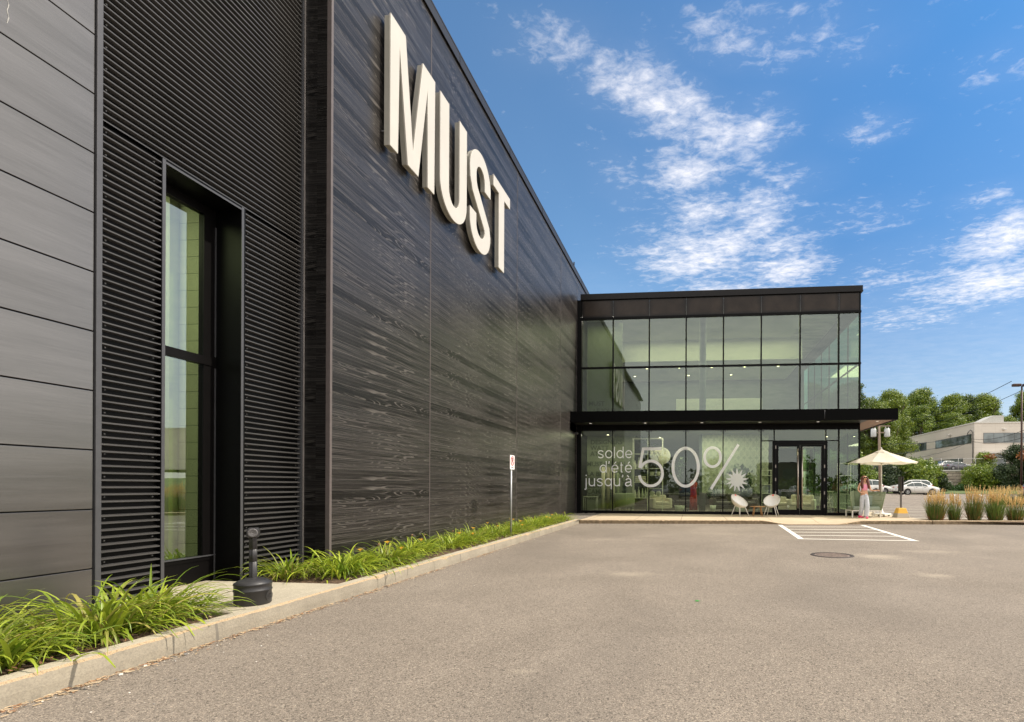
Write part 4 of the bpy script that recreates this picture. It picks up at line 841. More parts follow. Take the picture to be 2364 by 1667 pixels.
# ------------------------------------------------------------------ pavement furniture
def egg_chair(label):
    e = empty('shell_chair', (0, 0, 0), 0, label, 'chair', 'white shell chairs on the pavement')
    # tilted oval bowl: local +x is where it faces
    vs = []; nu, nv = 32, 10; M_ = Matrix.Rotation(R(36), 3, 'Y')
    for k in range(2):
        sc_ = 1 - .035 * k
        for j in range(nv + 1):
            t = j / nv; ang = t * R(78)
            for i in range(nu):
                a = 2 * math.pi * i / nu; r_ = math.sin(ang) / math.sin(R(78)); d = (math.cos(ang) - math.cos(R(78))) / (1 - math.cos(R(78)))
                p = Vector((r_ * .40 * math.cos(a) * sc_, r_ * .335 * math.sin(a) * sc_, -d * .27 * sc_ + (.004 if k else 0)))
                p = M_ @ p; vs.append((p.x, p.y, p.z + .64))
    fs = []
    for k in range(2):
        o = k * (nv + 1) * nu
        for j in range(nv):
            for i in range(nu): q = [o + j * nu + i, o + j * nu + (i + 1) % nu, o + (j + 1) * nu + (i + 1) % nu, o + (j + 1) * nu + i]; fs.append(tuple(q))
    o1, o2 = nv * nu, (nv + 1) * nu + nv * nu
    fs += [(o1 + i, o1 + (i + 1) % nu, o2 + (i + 1) % nu, o2 + i) for i in range(nu)]
    g = MB(); g.add(vs, fs, 0, True); g.build('shell', white_p, e, fix=False)
    for (lx, ly, tx, ty) in ((.16, .15, .27, .26), (.16, -.15, .27, -.26), (-.13, .14, -.22, .24), (-.13, -.14, -.22, -.24)):
        g = MB(); g.tube([(lx * .8, ly * .8, .47), (tx, ty, 0)], [.020, .012], 8); g.build('leg', white_p, e)
    g = MB(); g.add([(-.205, -.032, .80), (-.205, .032, .80), (-.245, .032, .865), (-.245, -.032, .865)], [(0, 1, 2, 3)]); g.build('price_tag', simple('tag_red', (.75, .10, .07), .6), e, loc=(.018, 0, 0))
    return e
ch = egg_chair('left white oval shell chair, turned to face right towards the small table'); ch.location = (1.84, 20.95, .13); ch.rotation_euler = (0, 0, R(-48))
again(ch, (3.17, 21.45, .13), R(-112), 'right white oval shell chair facing the camera with a red price tag')
e = empty('side_table', (2.56, 21.1, .13), .3, 'low round wooden side table between the two white shell chairs', 'table')
g = MB(); g.lathe([(0, .375), (.295, .375), (.30, .385), (.295, .40), (0, .40)], seg=32, sm=False); g.build('top', wood, e, bevel=.004)
for a in range(4): g = MB(); c_, s_ = math.cos(a * math.pi / 2 + .5), math.sin(a * math.pi / 2 + .5); g.tube([(.17 * c_, .17 * s_, .375), (.25 * c_, .25 * s_, 0)], [.019, .014], 8); g.build('leg', wood, e)

# rope cocoon sofa
rope = simple('green_rope', (.24, .29, .17), .9, var=.2, nscale=40); cush = simple('green_cushion', (.26, .31, .24), .95, var=.08, nscale=30)
e = empty('garden_sofa', (6.70, 21.35, .13), R(4), 'high sided green rope garden sofa with white legs behind the woman', 'sofa')
g = MB()
for (x, y) in ((-.53, -.33), (.53, -.33), (-.5, .35), (.5, .35)): pass
g.box((-.56, -.36, .24), (.56, -.32, .28)); g.box((-.56, .32, .24), (.56, .36, .28)); g.box((-.56, -.32, .24), (-.52, .32, .28)); g.box((.52, -.32, .24), (.56, .32, .28)); g.build('base_frame', white_p, e)
for (x, y) in ((-.54, -.34), (.54, -.34), (-.54, .34), (.54, .34)): g = MB(); g.box((x - .022, y - .022, 0), (x + .022, y + .022, .239)); g.build('leg', white_p, e)
g = MB(); g.box((-.52, -.36, .285), (.52, .28, .42)); g.build('seat_cushion', cush, e, bevel=.03); g = MB(); g.box((-.05, .0, .43), (.40, .16, .85)); g.build('back_cushion', cush, e, bevel=.06)
def rope_panel(name, c0, c1, c2, c3, n):
    """posts c0-c1 (bottom to top, first side), c2-c3 (second side)"""
    c0, c1, c2, c3 = map(Vector, (c0, c1, c2, c3)); fr_, rp = MB(), MB(); fr_.tube([c0, c1, c3, c2], .018, 8)
    for i in range(1, n): t = i / n; rp.tube([c0.lerp(c2, t), (c1.lerp(c3, t))], .015, 5, cap=False)
    for k in (.3, .55, .8): rp.tube([c0.lerp(c1, k), c2.lerp(c3, k)], .010, 5, cap=False)
    return fr_, rp
for (a, b, c_, d, n) in (((-.56, -.36, .28), (-.66, -.42, 1.0), (-.18, .34, .28), (-.22, .42, 1.02), 20), ((-.18, .34, .28), (-.22, .42, 1.02), (.30, .34, .28), (.32, .42, 1.0), 18), ((.22, .2, .28), (.25, .26, 1.0), (.56, -.36, .28), (.72, -.40, .98), 20)):
    f_, r_ = rope_panel('x', a, b, c_, d, n); q = f_.build('rope_panel', rope, e); r_.build('rope_strands', rope, q)

# parasol on a wheeled base
e = empty('parasol', (7.62, 22.0, .13), 0, 'cream square garden parasol open above the green sofa', 'parasol')
canvas = Mat('cream_canvas'); canvas.set(Base_Color=canvas.ramp(canvas.noise(3, 4), [(.3, (.72, .67, .55)), (.7, (.80, .75, .63))]), Roughness=.9); tr = canvas.new('ShaderNodeBsdfTranslucent'); tr.inputs[0].default_value = (.75, .68, .52, 1); mx = canvas.new('ShaderNodeMixShader'); mx.inputs[0].default_value = .3; canvas.link(canvas.b.outputs[0], mx.inputs[1]); canvas.link(tr.outputs[0], mx.inputs[2]); canvas.link(mx.outputs[0], canvas.out.inputs[0]); canvas = canvas.m
g = MB(); RAD, ZE, ZT = 1.36, 2.17, 2.68; n = 8; nr = 6
for j in range(nr + 1):
    t = .10 + .90 * j / nr
    for i in range(n * 4):
        a = 2 * math.pi * i / (n * 4) + .2; seg_ = (i % 4) / 4; rr = RAD * t * math.cos(math.pi / n) / math.cos((seg_ - .5) * 2 * math.pi / n)
        sag = .045 * t * math.sin(math.pi * seg_); g.v.append((rr * math.cos(a), rr * math.sin(a), ZT - (ZT - ZE) * t ** 1.08 - sag))
for j in range(nr):
    for i in range(n * 4): q = j * n * 4; g.f.append((q + i, q + (i + 1) % (n * 4), q + n * 4 + (i + 1) % (n * 4), q + n * 4 + i)); g.mi.append(0); g.sm.append(False)
cnp = g.build('canopy', canvas, e, fix=False)
g = MB(); g.lathe([(.33, ZT - .115), (.30, ZT - .085), (.05, ZT + .03), (.02, ZT + .05)], seg=8, sm=False); g.build('top_vent', canvas, cnp); g = MB(); g.tube([(0, 0, .1), (0, 0, ZT + .06)], .024, 12); g.lathe([(0, ZT + .13), (.03, ZT + .10), (.02, ZT + .05)], seg=10); g.build('pole', white_p, e)
for i in range(n): a = 2 * math.pi * i / n + .2; g = MB(); g.tube([(0, 0, ZT - .02), (RAD * math.cos(a) * .99, RAD * math.sin(a) * .99, ZE - .012)], .009, 5); g.tube([(0, 0, ZT - .55), (RAD * .5 * math.cos(a), RAD * .5 * math.sin(a), ZT - .29)], .008, 5); g.build('rib', white_p, e)
g = MB(); g.lathe([(0, .06), (.40, .06), (.40, .12), (.1, .15), (.05, .32), (.03, .32)], seg=4, sm=False); g.build('base', white_p, e, bevel=.01)
for (x, y) in ((.30, .0), (-.30, 0), (0, .3), (0, -.3)): g = MB(); g.lathe([(.0, -.018), (.03, -.018), (.03, .018), (0, .018)], (x, y, .031), 12, 0, False, Matrix.Rotation(math.pi / 2, 3, 'X')); g.build('castor', darkg, e)

# sign on a yellow concrete block
e = empty('post_block', (8.12, 21.3, .13), .04, 'short grey sign post set in a yellow painted concrete block', 'sign post')
yel = Mat('yellow_painted_block'); yn = yel.noise(22, 6, .7); ys = yel.new('ShaderNodeSeparateXYZ'); yel.link(yel.tc.outputs['Object'], ys.inputs[0]); side_ = yel.math('ADD', ys.outputs[2], yel.math('MULTIPLY', yel.math('SUBTRACT', yn, .5), .10))
yel.set(Base_Color=yel.mixc(yel.math('GREATER_THAN', side_, .17), (.42, .37, .30), (.78, .45, .07)), Roughness=.8); yel.bump(yn, .5, .01); yel = yel.m
g = MB(); a, b, h = .25, .14, .37; g.add([(-a, -a, 0), (a, -a, 0), (a, a, 0), (-a, a, 0), (-b, -b, h), (b, -b, h), (b, b, h), (-b, b, h)], [(0, 3, 2, 1), (4, 5, 6, 7), (0, 1, 5, 4), (1, 2, 6, 5), (2, 3, 7, 6), (3, 0, 4, 7)]); g.build('block', yel, e, bevel=.02)
post_m = simple('grey_post', (.17, .155, .14), .5, .4); g = MB(); g.box((-.028, -.028, h), (.028, .028, 1.58)); g.build('post', post_m, e, bevel=.004)
g = MB(); g.box((-.05, -.16, 1.02), (-.032, .16, 1.60)); g.box((.0285, -.13, 1.02), (.05, .16, 1.60)); g.build('sign_plate', simple('sign_back', (.07, .06, .055), .5, .3), e, bevel=.004)

# no-parking sign
e = empty('no_parking_sign', (-4.20, 11.70, .13), 0, 'small no parking sign on a thin galvanised post in the plant bed', 'road sign')
g = MB(); g.tube([(0, 0, 0), (0, 0, 1.62)], .022, 8); g.build('post', simple('galvanised', (.42, .43, .43), .4, .6), e)
g = MB(); sw_, sh_, z0 = .145, .30, 1.52
def plate(hw, z0, z1, x, r=.03): return [(p[0], p[1]) for p in arc(hw - r, z1 - r, r, r, 0, 90, 4) + arc(-hw + r, z1 - r, r, r, 90, 180, 4) + arc(-hw + r, z0 + r, r, r, 180, 270, 4) + arc(hw - r, z0 + r, r, r, 270, 360, 4)]
pl = plate(.15, 1.55, 1.88, 0); g.prism(pl, lambda p: (.024, p[0], p[1]), lambda p: (.028, p[0], p[1])); g.build('plate', simple('sign_white', (.82, .80, .78), .5), e)
def flat_ring(mb, cy_, cz_, r_, w_, x, n=32):
    vs = []
    for rr in (r_ - w_ / 2, r_ + w_ / 2):
        for xx in (x, x + .002): vs += [(xx, cy_ + rr * math.cos(2 * math.pi * i / n), cz_ + rr * math.sin(2 * math.pi * i / n)) for i in range(n)]
    fs = []
    for i in range(n): j = (i + 1) % n; fs += [(n + i, n + j, 3 * n + j, 3 * n + i), (i, j, n + j, n + i), (2 * n + i, 2 * n + j, 3 * n + j, 3 * n + i)]
    mb.add(vs, fs)
g = MB(); flat_ring(g, 0, 1.745, .098, .022, .0285); 
d = Vector((0, .072, -.072)); o_ = Vector((0, .008, .008)); c0 = Vector((.0325, 0, 1.745)); g.add([c0 - d - o_, c0 + d - o_, c0 + d + o_, c0 - d + o_], [(0, 1, 2, 3)]); g.build('red_ring', simple('sign_red', (.65, .03, .03), .5), e)
P_ = text('P', .0292, 1.68, .19, -.052, 'letter', None, simple('sign_black', (.01, .01, .01), .5), .0006, .004, (R(90), 0, R(90))); P_.location = (.0296, -.052, 1.678); P_.parent = e
g = MB(); g.box((.0285, -.08, 1.590), (.0300, .08, 1.604)); g.build('arrow_bar', bpy.data.materials['sign_black'], e)

# cigarette receptacle
blk = simple('black_plastic', (.024, .023, .024), .45, var=.15, nscale=20, bump=.15, bscale=200)
e = empty('cigarette_bin', (-4.22, 4.62, .1545), R(10), 'black plastic cigarette receptacle with a round base and slim neck on the landing', 'ashtray bin')
g = MB(); g.lathe([(0, 0), (.142, 0), (.150, .012), (.150, .125), (.155, .13), (.155, .14), (.150, .145), (.150, .18), (.152, .185)], seg=40); g.lathe([(.152, .185), (.156, .19), (.152, .205), (.11, .232), (.05, .252), (.0, .256)], seg=40); g.build('base', blk, e)
g = MB(); flat_ring(g, 0, .075, .043, .006, .1515, 28); flat_ring(g, 0, .075, .030, .004, .1515, 28)
for k in range(7): a = k * .9; g.box((.1515, -.02 + .006 * k, .055 + .006 * (k % 3)), (.1535, -.017 + .006 * k, .095 - .005 * (k % 2)))
g.build('embossed_badge', simple('embossed_plastic', (.05, .048, .048), .4), e)
g = MB(); prof_ = []; n = 30
for z in (.25, .40, .401, .404, .405, .52, .521, .524, .525, .635): pass
for i in range(n): pass
zs_ = [.25, .40, .402, .405, .407, .52, .522, .525, .527, .64]; vs = []
for q, z in enumerate(zs_):
    for i in range(n): a = 2 * math.pi * i / n; rr = .033 + .0035 * math.cos(6 * a) - (.003 if q in (2, 3, 6, 7) else 0); vs.append((rr * math.cos(a), rr * math.sin(a), z))
g.add(vs, [(j * n + i, j * n + (i + 1) % n, (j + 1) * n + (i + 1) % n, (j + 1) * n + i) for j in range(len(zs_) - 1) for i in range(n)], 0, True); g.build('neck', blk, e)
h_ = empty('x'); bpy.data.objects.remove(h_)
g = MB(); Rm = Matrix.Rotation(R(-62), 3, 'Z') @ Matrix.Rotation(R(90), 3, 'Y')
hp = [(-.050, -.035), (-.05, .03), (-.035, .046), (.035, .046), (.05, .03), (.05, -.035), (.04, -.045), (-.04, -.045)]
Rz = Matrix.Rotation(R(-62), 3, 'Z')
g.prism(hp, lambda p: tuple(Rz @ Vector((-.07, p[0], p[1])) + Vector((0, 0, .683))), lambda p: tuple(Rz @ Vector((.055, p[0], p[1])) + Vector((0, 0, .683))))
hd = g.build('head', blk, e, bevel=.008)
g = MB(); g.lathe([(.014, .060), (.026, .0605), (.036, .066), (.042, .060), (.043, .050)], (0, 0, .684), 28, 0, True, Rm); g.lathe([(.0, .0565), (.014, .060)], (0, 0, .684), 28, 0, True, Rm); g.build('opening_ring', simple('grey_plastic', (.10, .095, .095), .5, var=.5, nscale=120), hd)
# ------------------------------------------------------------------ the woman
def skinned(name, nodes, edges, mat, parent, root=0, sub=2):
    me = bpy.data.meshes.new(name); me.from_pydata([n_[:3] for n_ in nodes], edges, []); o = bpy.data.objects.new(name, me); COL.objects.link(o); me.materials.append(mat)
    sk = o.modifiers.new('skin', 'SKIN'); sk.use_smooth_shade = True
    for i, n_ in enumerate(nodes):
        sv = me.skin_vertices[0].data[i]; rr = n_[3]; sv.radius = rr if isinstance(rr, tuple) else (rr, rr); sv.use_root = (i == root)
    ss = o.modifiers.new('sub', 'SUBSURF'); ss.levels = sub; ss.render_levels = sub
    dg = bpy.context.evaluated_depsgraph_get(); m2 = bpy.data.meshes.new_from_object(o.evaluated_get(dg)); bpy.data.objects.remove(o)
    for p in m2.polygons: p.use_smooth = True
    r = bpy.data.objects.new(name, m2); COL.objects.link(r); r.parent = parent; return r
skin = simple('skin', (.60, .33, .20), .5, var=.05); denim = simple('pale_denim', (.50, .52, .55), .9, var=.16, nscale=14, bump=.4, bscale=14, bdist=.02); pink = simple('pink_knit', (.80, .30, .40), .8, var=.08)
hair_m = simple('auburn_hair', (.10, .025, .012), .45, var=.6, nscale=35, bump=.5, bscale=60); shoe = simple('pink_shoe', (.70, .03, .12), .35)
e = empty('person', (6.44, 20.38, .13), 0, 'woman with long auburn hair, pink crop top and pale wide jeans by the parasol', 'person')
# local x = picture right, -y = towards camera
nodes = [(0, 0, .90, (.135, .10)), (0, 0, 1.03, (.115, .085)), (.0, -.005, 1.16, (.125, .09)), (.0, 0, 1.29, (.13, .085)), (.0, 0, 1.355, (.07, .06)), (0, -.008, 1.40, .050), (.01, -.025, 1.465, (.062, .075)), (.012, -.025, 1.535, (.080, .095)), (.012, -.01, 1.59, (.070, .082)),
         (-.145, 0, 1.31, .048), (-.20, .01, 1.19, .040), (-.215, .02, 1.06, .033), (-.16, -.08, .98, .028), (-.11, -.14, .95, .022), (-.09, -.17, .94, (.030, .016)),
         (.145, 0, 1.31, .048), (.20, -.01, 1.18, .040), (.215, -.03, 1.07, .034), (.30, -.12, 1.05, .027), (.38, -.18, 1.055, .021), (.415, -.205, 1.06, (.028, .018)),
         (-.075, .0, .86, .085), (-.07, .02, .48, .055), (-.10, .12, .12, .035), (.075, 0, .86, .085), (.085, -.03, .48, .055), (.05, -.04, .10, .035),
         (-.085, .11, .07, .03), (.06, -.08, .045, .032), (.09, -.16, .03, .028), (-.10, .05, .03, .026)]
edges = [(0, 1), (1, 2), (2, 3), (3, 4), (4, 5), (5, 6), (6, 7), (7, 8), (3, 9), (9, 10), (10, 11), (11, 12), (12, 13), (13, 14), (3, 15), (15, 16), (16, 17), (17, 18), (18, 19), (19, 20), (0, 21), (21, 22), (22, 23), (0, 24), (24, 25), (25, 26), (23, 27), (27, 30), (26, 28), (28, 29)]
# fingers and thumbs grow from the palms, inside the one body
def fingers(root, base, dirs):
    for (dx, dy, dz, L) in dirs:
        i = len(nodes); b = Vector(base); d = Vector((dx, dy, dz)).normalized(); p1 = b + d * L * .5; p2 = b + d * L * .85 + Vector((0, 0, -.018)); nodes.append((*p1, .0095)); nodes.append((*p2, .008)); edges.append((root, i)); edges.append((i, i + 1))
fingers(14, nodes[14][:3], [(.5, -.7, .25, .085), (.6, -.6, .0, .095), (.65, -.5, -.25, .09), (.6, -.4, -.5, .075), (-.1, -.7, .6, .06)])
fingers(20, nodes[20][:3], [(.9, -.2, .35, .08), (1, -.25, .1, .09), (1, -.2, -.15, .085), (.9, -.1, -.4, .07), (.3, -.3, .9, .06)])
body = skinned('body', nodes, edges, skin, e, 0, 2)
# wide-legged jeans
jn = [(0, 0, 1.0, (.118, .095)), (0, 0, .88, (.148, .118)), (-.072, .0, .74, (.088, .10)), (-.075, .03, .46, (.080, .085)), (-.085, .10, .22, (.078, .085)), (-.10, .14, .075, (.088, .085)), (.072, 0, .74, (.092, .10)), (.095, -.06, .47, (.086, .09)), (.07, -.05, .22, (.088, .10)), (.045, -.05, .02, (.105, .115))]
skinned('trousers', jn, [(0, 1), (1, 2), (2, 3), (3, 4), (4, 5), (1, 6), (6, 7), (7, 8), (8, 9)], denim, e, 0)
skinned('crop_top', [(0, -.005, 1.02, (.118, .092)), (0, -.01, 1.14, (.135, .105)), (0, -.01, 1.25, (.148, .112)), (-.07, 0, 1.31, .062), (.07, 0, 1.31, .062), (-.085, .0, 1.36, .034), (.085, 0, 1.36, .034)], [(0, 1), (1, 2), (2, 3), (2, 4), (3, 5), (4, 6)], pink, e, 0)
hn = [(.012, .0, 1.625, (.098, .098)), (.012, .04, 1.545, (.112, .080)), (-.088, -.01, 1.46, (.055, .062)), (-.10, -.055, 1.34, (.062, .055)), (-.105, -.085, 1.22, (.062, .045)), (-.095, -.09, 1.12, (.035, .03)), (.108, -.01, 1.46, (.055, .062)), (.125, -.055, 1.34, (.064, .055)), (.14, -.075, 1.22, (.066, .045)), (.145, -.07, 1.11, (.038, .03)), (0, .07, 1.35, (.12, .06)), (.0, .075, 1.2, (.11, .05))]
skinned('hair', hn, [(0, 1), (1, 2), (2, 3), (3, 4), (4, 5), (1, 6), (6, 7), (7, 8), (8, 9), (1, 10), (10, 11)], hair_m, e, 1)
g = MB()
for s in (-1, 1): g.lathe([(.0, .0), (.026, .0), (.028, .006), (.0, .008)], (.012 + s * .034, -.118, 1.545), 14, 0, True, Matrix.Rotation(math.pi / 2, 3, 'X'))
g.box((-.045, -.124, 1.548), (.07, -.119, 1.554)); g.build('sunglasses', black, e)
g = MB(); g.lathe([(0, 0), (.017, 0), (.014, .003)], (.012, -.108, 1.470), 12, 0, True, Matrix.Rotation(math.pi / 2, 3, 'X')); o = g.build('lips', simple('lips', (.5, .06, .06), .4), e); o.scale = (1, 1, 1)
g = MB(); g.prism([(-.012, 0), (.012, 0), (0, .045)], lambda p: (.012 + p[0], -.10, 1.495 + p[1]), lambda p: (.012 + p[0] * .3, -.132 + .02 * (p[1] > 0), 1.497 + p[1])); g.build('nose', skin, e, bevel=.004)
for (x, y, z, a) in ((.07, -.12, .0, -.3), (-.10, .06, .02, 1.1)):
    g = MB(); g.prism([(-.14, .012), (-.05, .0), (.085, .0), (.09, .07), (.03, .085), (-.02, .055), (-.14, .03)], lambda p: (-.036, p[0], p[1]), lambda p: (.036, p[0], p[1])); g.box((-.012, .062, -.0), (.012, .085, .02)); o = g.build('shoe', shoe, e, bevel=.012, loc=(x, y, z)); o.rotation_euler = (0, 0, a)

# ------------------------------------------------------------------ day-lilies
lily = leaf_mat('daylily_leaf', (.13, .22, .014), (.46, .53, .05), (.42, .36, .10), .34, .42)
petal = leaf_mat('lily_petal', (.75, .36, .03), (.85, .50, .06), trans=.3); bud_m = simple('faded_bud', (.42, .22, .12), .8)
def blades(n, L, spread, w_, rs, lean=(0, 0), droop=1.0, seg=7, fan=.12):
    rg = random.Random(rs); g = MB()
    for k in range(n):
        a = rg.uniform(0, 6.283); r_ = abs(rg.gauss(0, fan)); bx, by = r_ * math.cos(a) + rg.gauss(0, .02), r_ * math.sin(a) + rg.gauss(0, .02)
        a2 = a + rg.gauss(0, .5); l = L * rg.uniform(.55, 1.1); out = spread * rg.uniform(.25, 1.15); el = R(88) - out * .75; bend = rg.uniform(.8, 2.1) * droop; ww = w_ * rg.uniform(.6, 1.2)
        p = Vector((bx, by, 0)); th = el; dirh = Vector((math.cos(a2) + lean[0], math.sin(a2) + lean[1], 0)).normalized(); sd = Vector((-dirh.y, dirh.x, 0)); tw = rg.gauss(0, .25); vs = []
        for i in range(seg + 1):
            t = i / seg; wd = ww * (1 - t ** 2.2) * (0.6 + .8 * min(1, t * 3)) * .5 + .0008; s_ = (sd + Vector((0, 0, tw * t))).normalized(); vs += [p - s_ * wd, p + Vector((0, 0, -wd * .5)), p + s_ * wd]
            th = el - bend * t * t * 1.15 - bend * .25 * t; p = p + (dirh * math.cos(th) + Vector((0, 0, math.sin(th)))) * (l / seg)
            if p.z < .012: p.z = .012
        fs = []
        for i in range(seg): q = i * 3; fs += [(q, q + 3, q + 4, q + 1), (q + 1, q + 4, q + 5, q + 2)]
        g.add(vs, fs, 0, True)
    return g
def flower(parent, x, y, h, rs, faded=False):
    h *= .72
    rg = random.Random(rs); g = MB(); g.tube([(x * .5, y * .5, 0), (x * .8, y * .8, h * .6), (x, y, h)], [.004, .004, .003], 5); s = g.build('flower_stalk', lily, parent); g = MB()
    if faded: g.tube([(x, y, h), (x + .02, y, h + .03), (x + .03, y + .01, h + .01)], [.005, .009, .003], 6); g.build('bud', bud_m, s)
    else:
        for k in range(6):
            a = k * 1.047 + rg.uniform(-.1, .1); c_, s_ = math.cos(a), math.sin(a); ox, oy = -s_ * .014, c_ * .014
            g.add([(x, y, h), (x + c_ * .03 - ox, y + s_ * .03 - oy, h + .035), (x + c_ * .06, y + s_ * .06, h + .03), (x + c_ * .03 + ox, y + s_ * .03 + oy, h + .035)], [(0, 1, 2, 3)], 0, True)
        g.build('flower', petal, s)
BEDG = 'day-lily clumps in the beds along the dark wall'
def clump(name_i, x, y, n, L, spread, w_, lab, lean=(0, 0), fl=(), droop=1.0, fan=.12, z=.13):
    e = empty('daylily', (x, y, z), 0, lab, 'plant', BEDG); blades(n, L, spread, w_, name_i, lean, droop, 8 if n > 200 else 6, fan).build('leaves', lily, e, fix=False)
    for k, (fx, fy, fh, fd) in enumerate(fl): flower(e, fx, fy, fh, k + name_i, fd)
    return e
clump(1, -4.50, 2.86, 250, .50, 1.35, .019, 'big bright green day-lily clump nearest the camera, by the left picture edge', (.35, -.05), fan=.16)
clump(2, -4.55, 3.58, 330, .60, 1.35, .018, 'largest day-lily clump in front of the ribbed cladding, second from the near end', (.35, .05), fan=.18)
clump(3, -4.60, 4.05, 230, .56, 1.4, .017, 'day-lily clump arching over the landing beside the cigarette bin', (.45, .25), fan=.14)
clump(11, -5.12, 3.25, 90, .48, 1.1, .017, 'narrow day-lily clump growing close under the charcoal panels', (.2, 0), fan=.12)
clump(4, -5.05, 6.02, 110, .54, 1.15, .017, 'day-lily clump against the ribbed cladding behind the landing', (.0, -.35), fan=.10)
clump(5, -4.55, 6.40, 260, .54, 1.4, .017, 'large day-lily clump on the landing corner, spilling over the kerb', (.35, -.15), fan=.18)
clump(6, -4.50, 7.25, 260, .52, 1.3, .017, 'dense day-lily clump with small orange flowers just past the building corner', (.3, .05), ((.18, .1, .30, False), (.0, -.2, .42, True), (-.1, .2, .40, False)), fan=.2)
clump(7, -4.62, 8.15, 190, .48, 1.2, .016, 'day-lily clump before the bare soil gap', (.25, .1), ((.0, .0, .46, True), (.12, .1, .34, False)), fan=.16)
lbl = ['just beyond the bare soil gap', 'with an orange bloom on a tall stalk', 'third clump beyond the bare soil gap', 'short of the no parking sign', 'at the foot of the no parking sign', 'right behind the no parking sign post', 'with two orange flowers past the no parking sign', 'two clumps past the sign post', 'three clumps past the sign post', 'four clumps past the sign post', 'next to last before the gravel pocket', 'smallest one at the far end near the storefront']
protos = []
ys_ = [9.35, 10.05, 10.75, 11.4, 12.05, 12.75, 13.45, 14.2, 15.0, 15.8, 16.6, 17.3]
for i, y in enumerate(ys_):
    lab = 'green day-lily clump ' + lbl[i]
    if i < 4:
        e = clump(20 + i, -4.50 - .03 * (i % 3), y, 170, .46, 1.25, .015, lab, (.3, 0), (((.15, .0, .36, False), (-.05, .12, .40, True)), ((.1, .1, .40, False), (.2, -.15, .28, False)), (), ((.0, .15, .38, True),))[i], fan=.2); protos.append(e)
    else:
        again(protos[i % 4], (-4.50 + .02 * (i % 3), y, .13), (i * .9) % .8 - .4, lab, (1 + .05 * (i % 3 - 1), 1.1, .9))
# second row against the wall
for i, y in enumerate((6.9, 8.9, 10.4, 11.9, 13.6, 15.3, 16.9)):
    again(protos[(i * 3) % 4], (-4.80, y, .13), i * .5, 'back-row day-lily clump against the planks, ' + ['nearest the building corner', 'beside the bare soil gap', 'behind the orange bloom', 'behind the no parking sign', 'past the second panel seam', 'before the last panel seam', 'last one near the storefront'][i], .92)

# ------------------------------------------------------------------ feather reed grass along the right kerb
stalk_m = leaf_mat('reed_blade', (.06, .11, .018), (.20, .27, .045), (.32, .15, .05), .3, .5); plume_m = leaf_mat('reed_plume', (.60, .41, .16), (.80, .60, .28), (.44, .26, .10), .35, .7); deadm = leaf_mat('reed_dead_base', (.22, .08, .03), (.38, .19, .08), trans=.2)
def reed(x, y, rad, h, n, rs, lab):
    e = empty('reed_grass', (x, y, .10), 0, lab, 'ornamental grass', 'reed grass clumps along the far kerb'); rg = random.Random(rs); g, d, pl_ = MB(), MB(), MB()
    for k in range(n):
        a = rg.uniform(0, 6.28); r_ = rad * math.sqrt(rg.random()); bx, by = r_ * math.cos(a) * .8, r_ * math.sin(a) * .8; l = h * rg.uniform(.40, .95) * (.9 + .1 * rg.random()); o_ = rg.uniform(.05, .55) * (.3 + r_ / rad); w_ = rg.uniform(.004, .008); th = rg.uniform(0, 3.14); ox, oy = math.cos(th) * w_, math.sin(th) * w_
        ex, ey = bx + math.cos(a) * o_ * l * .8 + rg.gauss(0, .02), by + math.sin(a) * o_ * l * .8; mx_, my_ = bx * .55 + ex * .45, by * .55 + ey * .45
        tgt = d if rg.random() < .2 else g; kk = .4 if tgt is d else 1
        tgt.add([(bx - ox, by - oy, 0), (bx + ox, by + oy, 0), (mx_ + ox, my_ + oy, l * .6 * kk), (mx_ - ox, my_ - oy, l * .6 * kk), (ex, ey, l * kk)], [(0, 1, 2, 3), (3, 2, 4)])
    for k in range(n // 5):
        a = rg.uniform(0, 6.28); r_ = rad * math.sqrt(rg.random()) * .8; bx, by = r_ * math.cos(a), r_ * math.sin(a); tx, ty = bx * 1.5 + rg.gauss(.03, .06), by * 1.5 + rg.gauss(0, .05); H = h * rg.uniform(.72, 1.2); z0 = H * .72
        g.add([(bx - .002, by, 0), (bx + .002, by, 0), (tx * .9 + .002, ty, z0 + .1), (tx * .9 - .002, ty, z0 + .1)], [(0, 1, 2, 3)])
        for q in range(9):
            t = q / 9; px, py, pz = tx * (.9 + .2 * t), ty * (.9 + .2 * t), z0 + (H - z0) * t + .06; ww = .013 * (1 - abs(t - .35) * 1.1) + .003; aa = rg.uniform(0, 3.14); cx_, sx_ = math.cos(aa) * ww, math.sin(aa) * ww
            pl_.add([(px - cx_, py - sx_, pz), (px, py, pz - .012), (px + cx_, py + sx_, pz + .01), (px + .004, py, pz + .05)], [(0, 1, 2, 3)])
    g.build('blades', stalk_m, e, fix=False); d.build('dead_leaves', deadm, e, fix=False); pl_.build('plumes', plume_m, e, fix=False); return e
for i, (x, y, rad, h, n, lab) in enumerate(((8.78, 19.85, .28, .95, 620, 'widest reed grass clump with tan plumes at the end of the sidewalk'), (9.46, 19.95, .19, .84, 320, 'slim reed grass clump second from the sidewalk end'), (10.20, 20.05, .23, 1.08, 500, 'tallest reed grass clump in the middle of the row'), (10.98, 20.15, .25, .98, 540, 'reed grass clump fourth along the kerb'), (11.75, 20.3, .28, .76, 480, 'low reed grass clump cut by the right picture edge'))):
    reed(x, y, rad, h, n, 40 + i, lab)
for i, (x, y) in enumerate(((19.2, 35.0), (20.1, 35.2), (21.2, 35.4))):
    reed(x, y, .45, 1.15, 420, 60 + i, ('leftmost', 'middle', 'rightmost')[i] + ' reed grass clump of the island in front of the blue car')
